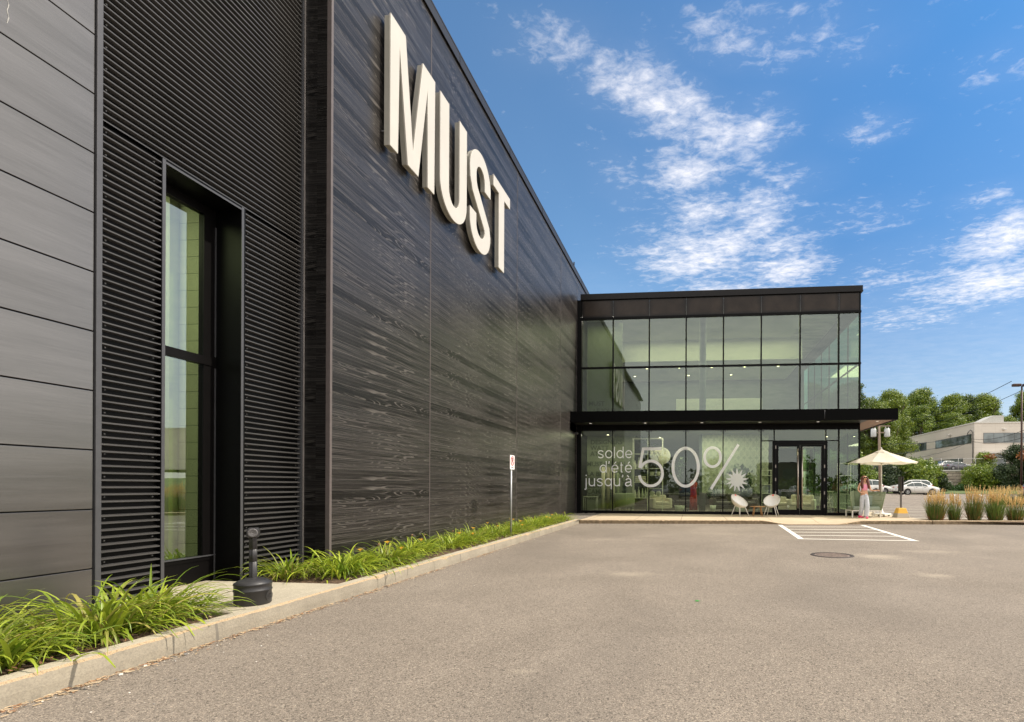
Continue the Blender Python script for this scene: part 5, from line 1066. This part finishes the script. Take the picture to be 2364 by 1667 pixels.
g = MB(); g.box((18.4, 33.9, -.02), (40, 34.1, gz(34) + .13)); g.box((18.4, 34.1, -.02), (18.6, 37.5, gz(36) + .13)); tag(g.build('island_kerb', conc_walk), kind='structure'); g = MB(); g.box((18.6, 34.1, -.02), (40, 37.5, gz(36) + .10)); tag(g.build('island_bed', soil), kind='structure')

# ------------------------------------------------------------------ cars
tyre_m = simple('tyre', (.012, .012, .012), .8); rim_m = simple('alloy_rim', (.50, .50, .50), .35, .8); cglass = Mat('car_glass'); cglass.set(Base_Color=(.035, .05, .045), Roughness=.04); cglass.b.inputs['Specular IOR Level'].default_value = .9; cglass = cglass.m; under_m = simple('underbody', (.01, .01, .01), .8); red_l = simple('tail_lamp_red', (.35, .015, .01), .25); clear_l = simple('head_lamp_clear', (.6, .6, .58), .15); plate_m = simple('licence_plate', (.6, .62, .66), .6)
def car_paint(name, col): K = Mat(name); K.set(Base_Color=col, Roughness=.3, Coat_Weight=.8, Coat_Roughness=.05); return K.m
cwhite, cgrey, cblue, cred = car_paint('white_car_paint', (.72, .71, .67)), car_paint('grey_car_paint', (.14, .14, .17)), car_paint('blue_car_paint', (.03, .07, .18)), car_paint('red_car_paint', (.35, .03, .02))
def make_car(kind, paint_, label, name='parked_car'):
    """local +x = front, length about 4.6 m"""
    e = empty(name, (0, 0, 0), 0, label, 'car', 'cars parked beyond the store')
    if kind == 'sedan': L, Wd, wb = 4.62, .89, 2.70; top = [(-2.30, .62), (-2.28, .93), (-2.18, 1.03), (-1.75, 1.08), (-1.30, 1.23), (-.75, 1.41), (-.2, 1.46), (.25, 1.43), (.75, 1.24), (1.22, 1.02), (1.7, .94), (2.1, .82), (2.28, .66), (2.31, .5)]; belt = .95; g0, g1 = -1.70, 1.15
    else: L, Wd, wb = 4.70, .94, 2.72; top = [(-2.34, .62), (-2.33, 1.02), (-2.22, 1.20), (-2.0, 1.50), (-1.75, 1.66), (-1.0, 1.71), (-.2, 1.71), (.4, 1.64), (.95, 1.34), (1.3, 1.12), (1.8, 1.05), (2.15, .95), (2.32, .75), (2.35, .5)]; belt = 1.08; g0, g1 = -2.12, 1.2
    xw = (-wb / 2 + .02, wb / 2 + .02); rw = .335
    def topz(x):
        for (a, b) in zip(top[:-1], top[1:]):
            if a[0] <= x <= b[0]: t = (x - a[0]) / (b[0] - a[0] + 1e-9); return a[1] + (b[1] - a[1]) * t
        return top[0][1] if x < top[0][0] else top[-1][1]
    xs_ = sorted(set([round(p[0], 3) for p in top] + [round(c + rw * 1.12 * math.cos(R(a)), 3) for c in xw for a in range(0, 181, 20)] + [round(-2.25 + .15 * i, 3) for i in range(31)]))
    xs_ = [x for x in xs_ if top[0][0] <= x <= top[-1][0]]
    g = MB(); rows_ = []
    for x in xs_:
        zb = .20 + (.10 if x > 2.1 or x < -2.1 else 0)
        for c in xw:
            if abs(x - c) < rw * 1.12: zb = max(zb, .335 + math.sqrt(max(0, (rw * 1.12) ** 2 - (x - c) ** 2)))
        zt = topz(x); taper = 1 - .10 * smooth((abs(x) - 1.5) / .85) - .12 * smooth((abs(x) - 2.1) / .25); w0 = Wd * taper
        zbelt = min(belt, zt - .04); zm = min(max(.62, zb + .01), zbelt - .01); tum = max(0, (zt - belt)) * .42
        rows_.append([(x, 0, zb - .0), (x, w0 * .93, zb), (x, w0 * .995, zm - .02 if zm - .02 > zb else zb + .003), (x, w0, zm), (x, w0 * .965, zbelt), (x, w0 * .945 - tum, max(zbelt + .01, zt - .05)), (x, (w0 * .945 - tum) * .86, zt - .012), (x, 0, zt + .006)])
    nr_ = 8
    for sgn in (1, -1):
        o = len(g.v)
        for r_ in rows_: g.v += [(p[0], p[1] * sgn, p[2]) for p in r_]
        for i in range(len(rows_) - 1):
            for k in range(nr_ - 1):
                q = o + i * nr_ + k; xm = (rows_[i][0][0] + rows_[i + 1][0][0]) / 2
                g.f.append((q, q + 1, q + nr_ + 1, q + nr_) if sgn > 0 else (q, q + nr_, q + nr_ + 1, q + 1)); g.mi.append(1 if k == 0 else 0); g.sm.append(k > 0)
        for end in (0, len(rows_) - 1): g.f.append(tuple(o + end * nr_ + k for k in range(nr_))); g.mi.append(0); g.sm.append(False)
    b = g.build('body', [paint_, under_m], e)
    # side glass, following the tumblehome, 6 mm proud
    def side_pt(x, f_):
        zt = topz(x); taper = 1 - .10 * smooth((abs(x) - 1.5) / .85); w0 = Wd * taper; tum = max(0, (zt - belt)) * .42; zl, zh = belt + .015, max(belt + .03, zt - .075); t = f_
        yl, yh = w0 * .965, w0 * .945 - tum; return (x, yl + (yh - yl) * t * (zh - belt) / max(.05, (zt - .05 - belt)) + .008, zl + (zh - zl) * t)
    cuts = [(g0 + .30, -.62), (-.58, .30), (.34, g1 - .22)] if kind == 'sedan' else [(g0 + .12, -1.0), (-.95, .02), (.07, g1 - .3)]
    for (a, c_) in cuts:
        for s in (1, -1):
            g = MB(); n_ = 6; vs = []
            for i in range(n_ + 1): x = a + (c_ - a) * i / n_; p0, p1 = side_pt(x, 0), side_pt(x, 1); vs += [(p0[0], p0[1] * s, p0[2]), (p1[0], p1[1] * s, p1[2])]
            g.add(vs, [(2 * i, 2 * i + 2, 2 * i + 3, 2 * i + 1) for i in range(n_)], 0, True); g.build('side_window', cglass, e)
    for (xa, xb, nm) in (((.30, 1.18, 'windscreen'), (-1.72, -.80, 'rear_window')) if kind == 'sedan' else ((.42, 1.22, 'windscreen'), (-2.22, -1.86, 'rear_window'))):
        g = MB(); vs = []; n_ = 6
        for i in range(n_ + 1): x = xa + (xb - xa) * i / n_; z = topz(x); w_ = Wd * .945 - max(0, z - belt) * .42 - .09; vs += [(x + (.01 if xa > 0 else -.012), -w_, z + .004), (x, 0, z + .018), (x + (.01 if xa > 0 else -.012), w_, z + .004)]
        g.add(vs, [(3 * i + k, 3 * i + k + 1, 3 * i + k + 4, 3 * i + k + 3) for i in range(n_) for k in (0, 1)], 0, True); g.build(nm, cglass, e)
    RX = Matrix.Rotation(math.pi / 2, 3, 'X')
    for x in xw:
        for s in (1, -1):
            wq = MB(); wq.lathe([(.21, -.1), (.30, -.105), (rw, -.08), (rw, .08), (.30, .105), (.21, .1)], (0, 0, 0), 26, 0, True, RX); w_o = wq.build('wheel', tyre_m, e, loc=(x, s * (Wd - .12), rw)); q = MB(); yy = s * .085
            q.lathe([(.20, .07), (.222, .10), (.215, .105), (.19, .075), (.19, -.05)], (0, 0, 0), 26, 0, True, RX if s < 0 else Matrix.Rotation(-math.pi / 2, 3, 'X'))
            for k in range(7):
                a = k * 2 * math.pi / 7; c_, s_ = math.cos(a), math.sin(a); ox, oz = -s_ * .022, c_ * .022
                q.add([(.02 * c_ - ox, yy, .02 * s_ - oz), (.205 * c_ - ox * .7, yy, .205 * s_ - oz * .7), (.205 * c_ + ox * .7, yy, .205 * s_ + oz * .7), (.02 * c_ + ox, yy, .02 * s_ + oz)], [(0, 1, 2, 3)])
            q.lathe([(0, .088), (.05, .088), (.05, .06)], (0, 0, 0), 12, 0, False, RX if s < 0 else Matrix.Rotation(-math.pi / 2, 3, 'X')); q.build('rim', rim_m, w_o)
            g = MB(); g.lathe([(rw * 1.12, 0), (rw * 1.12, .25)], (x, s * (Wd - .27 if s > 0 else Wd - .27), .335), 24, 0, True, RX if s < 0 else Matrix.Rotation(-math.pi / 2, 3, 'X')); g.build('wheel_arch', under_m, e)
    for s in (1, -1):
        zt_ = .86 if kind == 'sedan' else .98
        g = MB(); g.box((-2.335, s * .48, zt_ - .06), (-2.0, s * .835, zt_ + .06)); g.build('tail_lamp', red_l, e, bevel=.02); g = MB(); g.box((1.95, s * .45, .66), (2.27, s * .80, .76)); g.build('head_lamp', clear_l, e, bevel=.02)
        g = MB(); g.box((.72, s * .86, belt + .0), (.86, s * 1.02, belt + .12)); g.build('mirror', paint_, e, bevel=.03)
        g = MB(); 
        for x in (-.60, .32): g.box((x - .004, s * (Wd * .995), .35), (x + .004, s * (Wd * .995 + .003), belt - .03))
        for x in (-.45, .47): g.box((x, s * (Wd * .99), .84), (x + .17, s * (Wd + .02), .865))
        g.build('door_handle', under_m, e)
    g = MB(); g.box((-2.345, -.26, .60), (-2.33, .26, .73)); g.build('licence_plate', plate_m, e); g = MB(); g.box((-2.30, -.75, .28), (-2.25, .75, .42)); g.box((2.25, -.6, .30), (2.30, .6, .50)); g.build('bumper_grille', under_m, e)
    return e
c1 = make_car('sedan', cwhite, 'white sedan parked side-on, nearest of the white cars behind the sign post'); c1.location = (25.55, 62.6, gz(62.6)); c1.rotation_euler = (0, 0, R(2))
again(c1, (22.0, 67.0, gz(66.5)), R(-3), 'white sedan half hidden behind the woman and the parasol pole')
c2 = make_car('suv', cwhite, 'white sport utility car parked just behind the nearest white sedan'); c2.location = (26.3, 66.2, gz(66)); c2.rotation_euler = (0, 0, R(178))
again(c2, (47.2, 103.6, 4.68), R(200), 'white sport utility car on the upper level behind the railing'); 
c3 = make_car('sedan', cgrey, 'grey sedan on the upper level behind the railing, nose to the right'); c3.location = (48.3, 100.6, 4.58); c3.rotation_euler = (0, 0, R(5))
c4 = make_car('suv', cblue, 'dark blue car cut off by the right picture edge'); c4.location = (32.6, 52.8, gz(52.8)); c4.rotation_euler = (0, 0, R(48))
c5 = again(c2, (19.6, 63.2, gz(63)), R(185), 'white car mostly hidden behind the green sofa and the building corner')

# ------------------------------------------------------------------ background building, wall, railing
pm_ = Mat('pale_panel'); bt = pm_.new('ShaderNodeTexBrick', Scale=1.0); bt.offset = 0; bt.inputs['Mortar Size'].default_value = .012; bt.inputs['Brick Width'].default_value = 2.6; bt.inputs['Row Height'].default_value = 1.05
bt.inputs['Color1'].default_value = (.66, .60, .52, 1); bt.inputs['Color2'].default_value = (.62, .565, .49, 1); bt.inputs['Mortar'].default_value = (.47, .43, .37, 1); sp_ = pm_.new('ShaderNodeSeparateXYZ'); pm_.link(pm_.tc.outputs['Object'], sp_.inputs[0]); cc = pm_.new('ShaderNodeCombineXYZ'); pm_.link(pm_.math('ADD', sp_.outputs[0], sp_.outputs[1]), cc.inputs[0]); pm_.link(sp_.outputs[2], cc.inputs[1]); pm_.link(cc.outputs[0], bt.inputs['Vector']); pm_.set(Base_Color=bt.outputs[0], Roughness=.8); pm_ = pm_.m
fglass = Mat('far_glass'); fn_ = fglass.noise(.35, 2); fglass.set(Base_Color=fglass.ramp(fn_, [(.4, (.05, .065, .06)), (.6, (.16, .19, .19))]), Roughness=.06); fglass.b.inputs['Specular IOR Level'].default_value = .9; fglass = fglass.m
pb = empty('office_building', (57, 111, 4.9), 0, 'long pale grey two storey office building with ribbon windows on the rise', 'building')
BX, BY, BT = 56.5, 111.1, 14.35
g = MB(); g.box((BX, BY, 4.2), (BX + 60, BY + 39.4, BT)); part(g, 'walls', pm_, pb); g = MB(); g.box((BX - .12, BY - .12, BT), (BX + 60, BY + 39.5, BT + .25)); part(g, 'roof_edge', simple('pale_coping', (.60, .57, .52), .6), pb)
g = MB(); g.prism([(BX + 1.4, BT + .25), (BX + 4.4, BT + 1.75), (BX + 6.4, BT + 1.75), (BX + 6.4, BT + .25)], lambda p: (p[0], BY + 1.5, p[1]), lambda p: (p[0], BY + 5, p[1])); part(g, 'rooftop_housing', simple('housing_grey', (.42, .41, .38), .7), pb)
frm = simple('window_bar', (.10, .10, .10), .5)
def ribbon_x(y0, y1, z0, z1, n):
    f = MB(); f.box((BX - .05, y0, z0), (BX + .02, y1, z1)); fo = part(f, 'ribbon_window', frm, pb)
    g = MB(); dy = (y1 - y0) / n
    for i in range(n): g.box((BX - .07, y0 + dy * i + .06, z0 + .08), (BX - .052, y0 + dy * (i + 1) - .06, z1 - .08))
    part(g, 'pane', fglass, fo)
ribbon_x(112.1, 128.0, 10.4, 12.3, 9); ribbon_x(132.7, 149.0, 10.4, 12.4, 8); ribbon_x(115.5, 128, 5.0, 7.6, 6); ribbon_x(132, 148, 5.0, 7.6, 8)
for (x0, x1) in ((58.2, 66), (67.5, 78)):
    f = MB(); f.box((x0, BY - .05, 10.4), (x1, BY + .02, 12.4)); fo = part(f, 'ribbon_window', frm, pb); g = MB(); n = 4; dx = (x1 - x0) / n
    for i in range(n): g.box((x0 + dx * i + .05, BY - .07, 10.48), (x0 + dx * (i + 1) - .05, BY - .052, 12.32))
    part(g, 'pane', fglass, fo); f = MB(); f.box((x0 - .1, BY - .12, 10.28), (x1 + .1, BY, 10.39)); part(f, 'window_sill', bpy.data.materials['pale_coping'], pb)
g = MB(); g.box((57.4, BY - 1.6, 8.2), (63.5, BY, 8.55)); part(g, 'entrance_canopy', bpy.data.materials['pale_coping'], pb); g = MB(); g.box((58.3, BY - .06, 4.9), (62.5, BY + .02, 8.0)); part(g, 'entrance_door', fglass, pb)
for (x, y, z) in ((BX - .3, 121, 12.75), (BX - .3, 138, 12.9), (62.0, BY - .3, 12.95)): g = MB(); g.box((x - .25, y - .35, z), (x + .25, y + .3, z + .3)); part(g, 'wall_lamp', bpy.data.materials['pale_coping'], pb, bevel=.05)
g = MB(); g.tube([(BX - .1, 111.5, 4.9), (BX - .1, 111.5, 12.5), (BX - .4, 111.8, 13.1), (BX - .5, 112.6, 12.6), (BX - .4, 112.9, 12.0)], .08, 6); part(g, 'cable_conduit', frm, pb)

rb = Mat('split_block'); rn = rb.noise(3, 6, .7); bt = rb.new('ShaderNodeTexBrick', Scale=1.0); bt.inputs['Mortar Size'].default_value = .03; bt.inputs['Brick Width'].default_value = .95; bt.inputs['Row Height'].default_value = .42
bt.inputs['Color1'].default_value = (.46, .39, .31, 1); bt.inputs['Color2'].default_value = (.27, .22, .175, 1); bt.inputs['Mortar'].default_value = (.03, .025, .02, 1); sp_ = rb.new('ShaderNodeSeparateXYZ'); rb.link(rb.tc.outputs['Object'], sp_.inputs[0]); cc = rb.new('ShaderNodeCombineXYZ'); rb.link(sp_.outputs[0], cc.inputs[0]); rb.link(sp_.outputs[2], cc.inputs[1]); rb.link(cc.outputs[0], bt.inputs['Vector'])
rb.set(Base_Color=rb.mixc(rb.ramp(rn, [(.35, (0, 0, 0)), (.65, (.7, .7, .7))]), bt.outputs[0], (.50, .43, .35)), Roughness=.95); rb.bump(rb.math('ADD', bt.outputs[1], rn), .9, .08)
e = empty('retaining_wall', (36, 78.6, 1), 0, 'stepped grey split-block retaining wall below the office car park', 'wall')
g = MB()
for k in range(7): g.box((18, 78.45 + k * .03, .4 + k * .47), (64, 79.0, .4 + (k + 1) * .47))
part(g, 'block_courses', rb.m, e); g = MB(); g.box((18, 78.5, 3.69), (64, 79.05, 3.86)); part(g, 'coping', bpy.data.materials['pale_coping'], e)
rail_m = simple('grey_rail', (.30, .30, .29), .5, .5); e = empty('railing', (36, 79.2, 3.86), 0, 'grey chain-link railing with thin posts on top of the retaining wall', 'fence')
for k in range(13): g = MB(); x = 24 + k * 2.35; g.tube([(x, 79.2, 3.75), (x, 79.2, 5.55)], .045, 6); part(g, 'post', rail_m, e)
g = MB(); g.tube([(24, 79.2, 5.5), (52.2, 79.2, 5.5)], .03, 6); part(g, 'top_rail', rail_m, e)
g = MB()
for k in range(230): x = 24 + k * .12; g.add([(x, 79.2, 3.9), (x + .010, 79.2, 3.9), (x + .010, 79.2, 5.5), (x, 79.2, 5.5)], [(0, 1, 2, 3)])
part(g, 'mesh', rail_m, e)

# ------------------------------------------------------------------ trees and shrubs
tree_l = leaf_mat('tree_leaf', (.075, .135, .010), (.27, .33, .026), (.028, .055, .006), .2); tree_d = leaf_mat('tree_leaf_deep', (.045, .09, .008), (.16, .21, .02), (.018, .038, .005), .18); shrub_y = leaf_mat('shrub_leaf_bright', (.10, .17, .012), (.27, .32, .03), (.04, .08, .008), .25); shrub_d = leaf_mat('shrub_leaf_dark', (.018, .04, .010), (.055, .085, .02), (.012, .02, .008), .15); shrub_r = leaf_mat('shrub_leaf_rust', (.20, .06, .02), (.32, .12, .03), trans=.2); cover_m = leaf_mat('ground_cover', (.02, .07, .012), (.06, .14, .02), trans=.25)
def crown_lobes(rs, h, rad, z0, n=26, lo=.13, hi=.36):
    rg = random.Random(rs); out = []
    for i in range(n):
        t = (i + .5) / n; z = z0 + (h - z0) * (.08 + .86 * t); env = rad * rg.uniform(.8, 1.12) * math.sin(math.pi * min(.97, .18 + .78 * t)) ** .7; a = rg.uniform(0, 6.28); r_ = env * rg.uniform(.3, .8); s_ = rad * rg.uniform(lo, hi); out.append((r_ * math.cos(a), r_ * math.sin(a), z, s_, s_, s_ * rg.uniform(.6, .85)))
    return out
def tree(kind, h, rad, z0, n, size, mat, rs, label, group='trees behind the office building', cat='tree', name='broadleaf_tree', nl=26):
    e = empty(name, (0, 0, 0), 0, label, cat, group); rg = random.Random(rs); g = MB(); g.tube([(0, 0, -.5), (.1, 0, h * .3), (-.1, .1, h * .6), (0, 0, h * .85)], [rad * .075, rad * .055, rad * .035, rad * .01], 8)
    for k in range(6): a = rg.uniform(0, 6.28); zz = h * rg.uniform(.25, .55); g.tube([(0, 0, zz), (rad * .35 * math.cos(a), rad * .35 * math.sin(a), zz + rad * .35), (rad * .7 * math.cos(a), rad * .7 * math.sin(a), zz + rad * .8)], [rad * .03, rad * .02, rad * .008], 6)
    g.build('trunk', bark, e); cards_obj('crown', leaf_cards(n, crown_lobes(rs, h, rad, z0, nl), size, rs), mat, e); return e
T1_ = tree('a', 17, 6.2, 3.0, 48000, .15, tree_l, 1, 'tall bright green tree just left of the office roof edge', nl=70); T1_.location = (58.5, 158, 7)
T2_ = tree('b', 15, 5.2, 2.5, 40000, .145, tree_d, 2, 'dark green tree filling the gap below the roofline of its neighbours', nl=70); T2_.location = (52, 152, 6)
T3_ = tree('c', 16, 5.4, 2.0, 46000, .14, tree_l, 3, 'bright bushy tree rising behind the black canopy end', nl=70); T3_.location = (31.5, 96, 4.4); T3_.scale = (.85, .85, .8)
spots = [(T1_, 66.5, 161, 7.2, 1.07, 'tallest tree, standing in the middle of the far row'), (T3_, 74, 158, 7, 1.05, 'tree right of the tallest one behind the sloped roof'), (T2_, 81, 165, 8, 1.1, 'darker tree above the front roof line'), (T1_, 88.5, 168, 8, 1.0, 'far tree right behind the rooftop housing'), (T3_, 96, 160, 7, 1.1, 'bright tree right of the rooftop housing'), (T1_, 103, 158, 7, 1.12, 'large tree beside the tall lamp post'), (T2_, 110, 160, 7, 1.15, 'rightmost tree in the far row'),
         (T2_, 26.5, 92, 4.3, 1.0, 'dark tree nearest the glass corner, below the canopy'), (T1_, 36.8, 101, 4.6, .86, 'tree with a rounded top right of the canopy end'), (T2_, 42.0, 118, 5.0, 1.0, 'tree just left of the office building end'), (T3_, 44.5, 140, 5.4, 1.02, 'far tree left of the office building'), (T1_, 22, 100, 4.5, .95, 'tree behind the glass corner at the left end of the wood'), (T3_, 49.5, 156, 6, 1.0, 'tree above the far left corner of the office roof'), (T2_, 62, 172, 9, 1.1, 'back row tree showing in a dip of the wood'), (T2_, 92, 178, 9, 1.1, 'back row tree above the rooftop housing'), (T3_, 70, 149, 6, .98, 'lower tree filling the gap right of the tallest tree'), (T2_, 77.5, 147, 6, .92, 'lower dark tree behind the left end of the roof housing'), (T1_, 84.5, 150, 6, .86, 'lower bright tree directly behind the roof housing'), (T2_, 92.5, 148, 6, .95, 'lower dark tree right of the roof housing'), (T3_, 100, 149, 6, 1.0, 'lower bright tree left of the lamp post'), (T2_, 46.5, 128, 5.2, .9, 'dark tree touching the far left end of the office wing'), (T3_, 62.5, 151, 6, .9, 'lower tree left of the tallest tree'), (T2_, 34.5, 112, 5, .95, 'dark tree behind the rounded one past the canopy')]
for i, (p, x, y, z, s_, lab) in enumerate(spots): again(p, (x, y, z), i * 1.3, lab, s_ * (1.27 if y > 150 else 1))
def shrub(x, y, z, h, rad, n, size, mat, rs, label, extra=None, grp='shrubs below the retaining wall', nl=16):
    rad *= 1.3; h *= 1.08; n = int(n * 1.5)
    e = empty('shrub', (x, y, z), 0, label, 'shrub', grp); g = MB()
    for k in range(4): a = k * 1.6 + rs; g.tube([(0, 0, -.2), (rad * .3 * math.cos(a), rad * .3 * math.sin(a), h * .7)], [.05, .02], 5)
    g.build('stems', bark, e); cards_obj('foliage', leaf_cards(int(n * 2.8), crown_lobes(rs, h, rad, .0, int(nl * 1.4), (.24), .5), size * .68, rs), mat, e)
    if extra: cards_obj('rusty_leaves', leaf_cards(n // 9, [(0, -rad * .6, h * .75, rad * .5, rad * .3, h * .16)], size, rs + 1), extra, e)
    return e
shrub(21.0, 70.5, .6, 4.2, 2.6, 2600, .19, shrub_y, 11, 'bright yellow green shrub behind the parasol pole')
shrub(25.3, 71.5, .6, 3.2, 2.0, 2200, .17, shrub_d, 12, 'rounded dark green shrub between two bright ones')
shrub(28.6, 71.5, .7, 3.9, 2.5, 3000, .19, shrub_y, 13, 'bright spreading shrub directly above the white sedans')
shrub(31.5, 73, .7, 3.6, 1.9, 2000, .18, shrub_y, 14, 'bright shrub at the left end of the block wall'); shrub(17.8, 72, .6, 4.2, 2.4, 2000, .19, shrub_y, 15, 'bright shrub seen between the glass corner and the sofa')
shrub(32.9, 72.5, .6, 2.3, 1.1, 1300, .15, shrub_d, 16, 'small dark shrub behind the nose of the white sedan')
shrub(39.8, 76.5, 1.0, 3.0, 2.2, 2600, .17, shrub_y, 17, 'yellow green shrub hanging over the right part of the block wall'); shrub(42.3, 80.3, 3.8, 2.4, 1.4, 1100, .16, shrub_y, 18, 'olive shrub on the upper level against the office corner', shrub_r)
shrub(44.2, 75.0, 1.4, 5.3, 2.5, 4200, .17, shrub_d, 19, 'dark conifer-like shrub with rusty patch, left of the pair', shrub_r, nl=22); shrub(47.6, 74.5, 2.0, 5.8, 2.3, 4200, .17, shrub_d, 20, 'tallest dark shrub with reddish tips', shrub_r, nl=22)
shrub(50.9, 74.5, 2.2, 5.2, 2.5, 3800, .17, shrub_d, 21, 'dark shrub by the lamp post at the right picture edge', shrub_r, nl=20); shrub(41.8, 74.5, 1.0, 3.2, 1.7, 1800, .16, shrub_d, 22, 'low dark shrub at the foot of the tall dark ones')
g_ = leaf_cards(5200, [(32.5 + k * 1.15, 76.2 + .4 * math.sin(k), 1.2 + .12 * math.sin(k * 2.1) + max(0, k - 9) * .1, .9, 1.1, .55) for k in range(16)], .14, 33); tag(cards_obj('ground_cover', g_, cover_m, None), kind='stuff')

# utility pole, wires, lamp post
poletim = simple('weathered_pole', (.25, .19, .14), .9, var=.3, nscale=6, bump=.4, bscale=20); ins = simple('transformer_grey', (.50, .51, .50), .5, .3)
e = empty('utility_pole', (19.75, 57.2, .3), 0, 'weathered wooden utility pole with two grey transformers', 'utility pole'); g = MB(); g.tube([(0, 0, -.5), (-.25, 0, 9.2)], [.17, .12], 10); part(g, 'pole', poletim, e).matrix_parent_inverse.identity()
for dx in (-.75, .62):
    g = MB(); g.lathe([(0, 0), (.26, 0), (.28, .05), (.28, .78), (.24, .86), (0, .88)], (dx, 0, 6.35), 16); g.tube([(dx - .12, 0, 7.2), (dx - .16, 0, 7.45)], .04, 6); g.tube([(dx + .12, 0, 7.2), (dx + .16, 0, 7.4)], .04, 6); t_ = g.build('transformer', ins, e)
g = MB(); g.box((-.55, -.06, 6.75), (.4, .06, 6.87)); g.box((-1.1, -.05, 7.45), (.95, .05, 7.55)); g.box((-1.3, -.05, 8.2), (1.1, .05, 8.32)); g.build('cross_arm', poletim, e)
def wire(pts, label, r=.018, sag=.6):
    vs = []
    for (a, b) in zip(pts[:-1], pts[1:]):
        a, b = Vector(a), Vector(b); L = (b - a).length
        for i in range(13): t = i / 12; p = a.lerp(b, t); p.z -= sag * 4 * t * (1 - t) * min(1, L / 40); vs.append(p)
    g = MB(); g.tube(vs, r, 5); return tag(g.build('overhead_wire', black), label, 'wire', 'overhead wires beyond the store')
wire([(19.7, 57.2, 5.9), (56.0, 111.8, 12.3)], 'thin black wire from the pole transformers to the office corner', .03)
wire([(19.7, 57.2, 4.7), (56.0, 111.8, 11.6)], 'lower black wire from the pole to the office corner', .03); wire([(19.7, 57.2, 3.9), (56, 112, 10.6)], 'lowest wire from the pole passing in front of the office windows', .03)
wire([(10, 57, 5.0), (19.7, 57.2, 5.0)], 'short wire left of the pole running behind the storefront', .022); wire([(10, 57, 3.95), (19.7, 57.2, 3.9)], 'second wire left of the pole, lower', .022)
wire([(56.0, 111.0, 11.2), (40, 60, 9.8)], 'black wire rising right from the office corner past the lamp post', .035, 1.2); wire([(56.0, 111.0, 10.7), (40, 62, 8.2)], 'lower wire sloping right from the office corner', .035, 1.0)
wire([(56, 150, 20.0), (40, 70, 14.8)], 'high wire crossing the sky above the trees, upper', .04, 1.5); wire([(58, 150, 19.0), (41, 70, 13.5)], 'high wire crossing the sky above the trees, lower', .035, 1.5)
e = empty('lamp_post', (31.45, 53.4, gz(53)), 0, 'tall dark brown parking lot lamp post with a flat double head', 'lamp post'); brown = simple('brown_post', (.045, .02, .013), .5, .3); g = MB(); g.tube([(0, 0, 0), (0, 0, 10.75)], [.10, .07], 10); g.build('post', brown, e)
for s in (-1, 1): g = MB(); g.box((s * .10, -.2, 10.72), (s * .85, .2, 10.98)); g.build('lamp_head', brown, e, bevel=.06)
g = MB(); g.lathe([(0, 0), (.28, 0), (.28, .7), (0, .7)], seg=16); g.build('footing', conc_walk, e)

# ------------------------------------------------------------------ what stands behind the camera and shows in the glass
V = leaf_cards(16000, [(x, -34 + 3 * math.sin(x), 1.2 + .9 * math.sin(x * .7), 3.0, 2.5, 1.9) for x in range(-34, 60, 4)] + [(x, -36, 4.0, 1.5, 1.5, 2.3) for x in (-7, -4.5, 3.4, 17, 26)] + [(44 + 2 * math.sin(y), y, 2.0 + 1.2 * math.sin(y * .6), 2.6, 3.6, 2.4) for y in range(-28, 18, 4)], .36, 77); tag(cards_obj('far_wood', V, tree_d, None), kind='stuff')
ob = empty('brick_block', (30, -46, 0), 0, 'low dark flat-roofed block across the car park, seen only as a reflection in the storefront', 'building'); g = MB(); g.box((12, -56, 0), (21, -48, 5.6)); part(g, 'walls', simple('dark_brick', (.10, .08, .07), .9), ob); g = MB()
for k in range(3): g.box((12.8 + k * 2.8, -47.95, 2.6), (14.8 + k * 2.8, -48.0, 4.4))
part(g, 'window', fglass, ob)
for i, (p, x, y, a, lab) in enumerate(((c1, 2.5, -13, 88, 'white sedan in the row behind the viewer, reflected left of the doors'), (c2, 5.4, -13.2, 92, 'white utility car in the row behind the viewer, reflected in the doors'), (c3, 8.3, -13, 89, 'grey sedan in the row behind the viewer, reflected in the right door'), (c4, -.6, -13, 271, 'blue car in the row behind the viewer'), (c1, 11.2, -13, 268, 'white sedan at the end of the row behind the viewer'), (c3, -3.6, -13.2, 90, 'grey sedan nearest the dark wall behind the viewer'), (c2, 21, 2, 180, 'white utility car across the lot, reflected in the tall window'))):
    q = again(p, (x, y, 0), R(a), lab); q['group'] = 'cars parked behind the viewer'
for o in bpy.data.objects:
    if o.type == 'MESH' and o.name.startswith('crown'): pass
g = MB(); g.add([(.02, 5.93, .004), (.05, 5.95, .012), (.09, 5.93, .006), (.05, 5.90, .004)], [(0, 1, 2, 3)]); tag(g.build('fallen_leaf', simple('fresh_leaf', (.05, .25, .04), .6)), 'single small green leaf lying on the open asphalt', 'leaf')
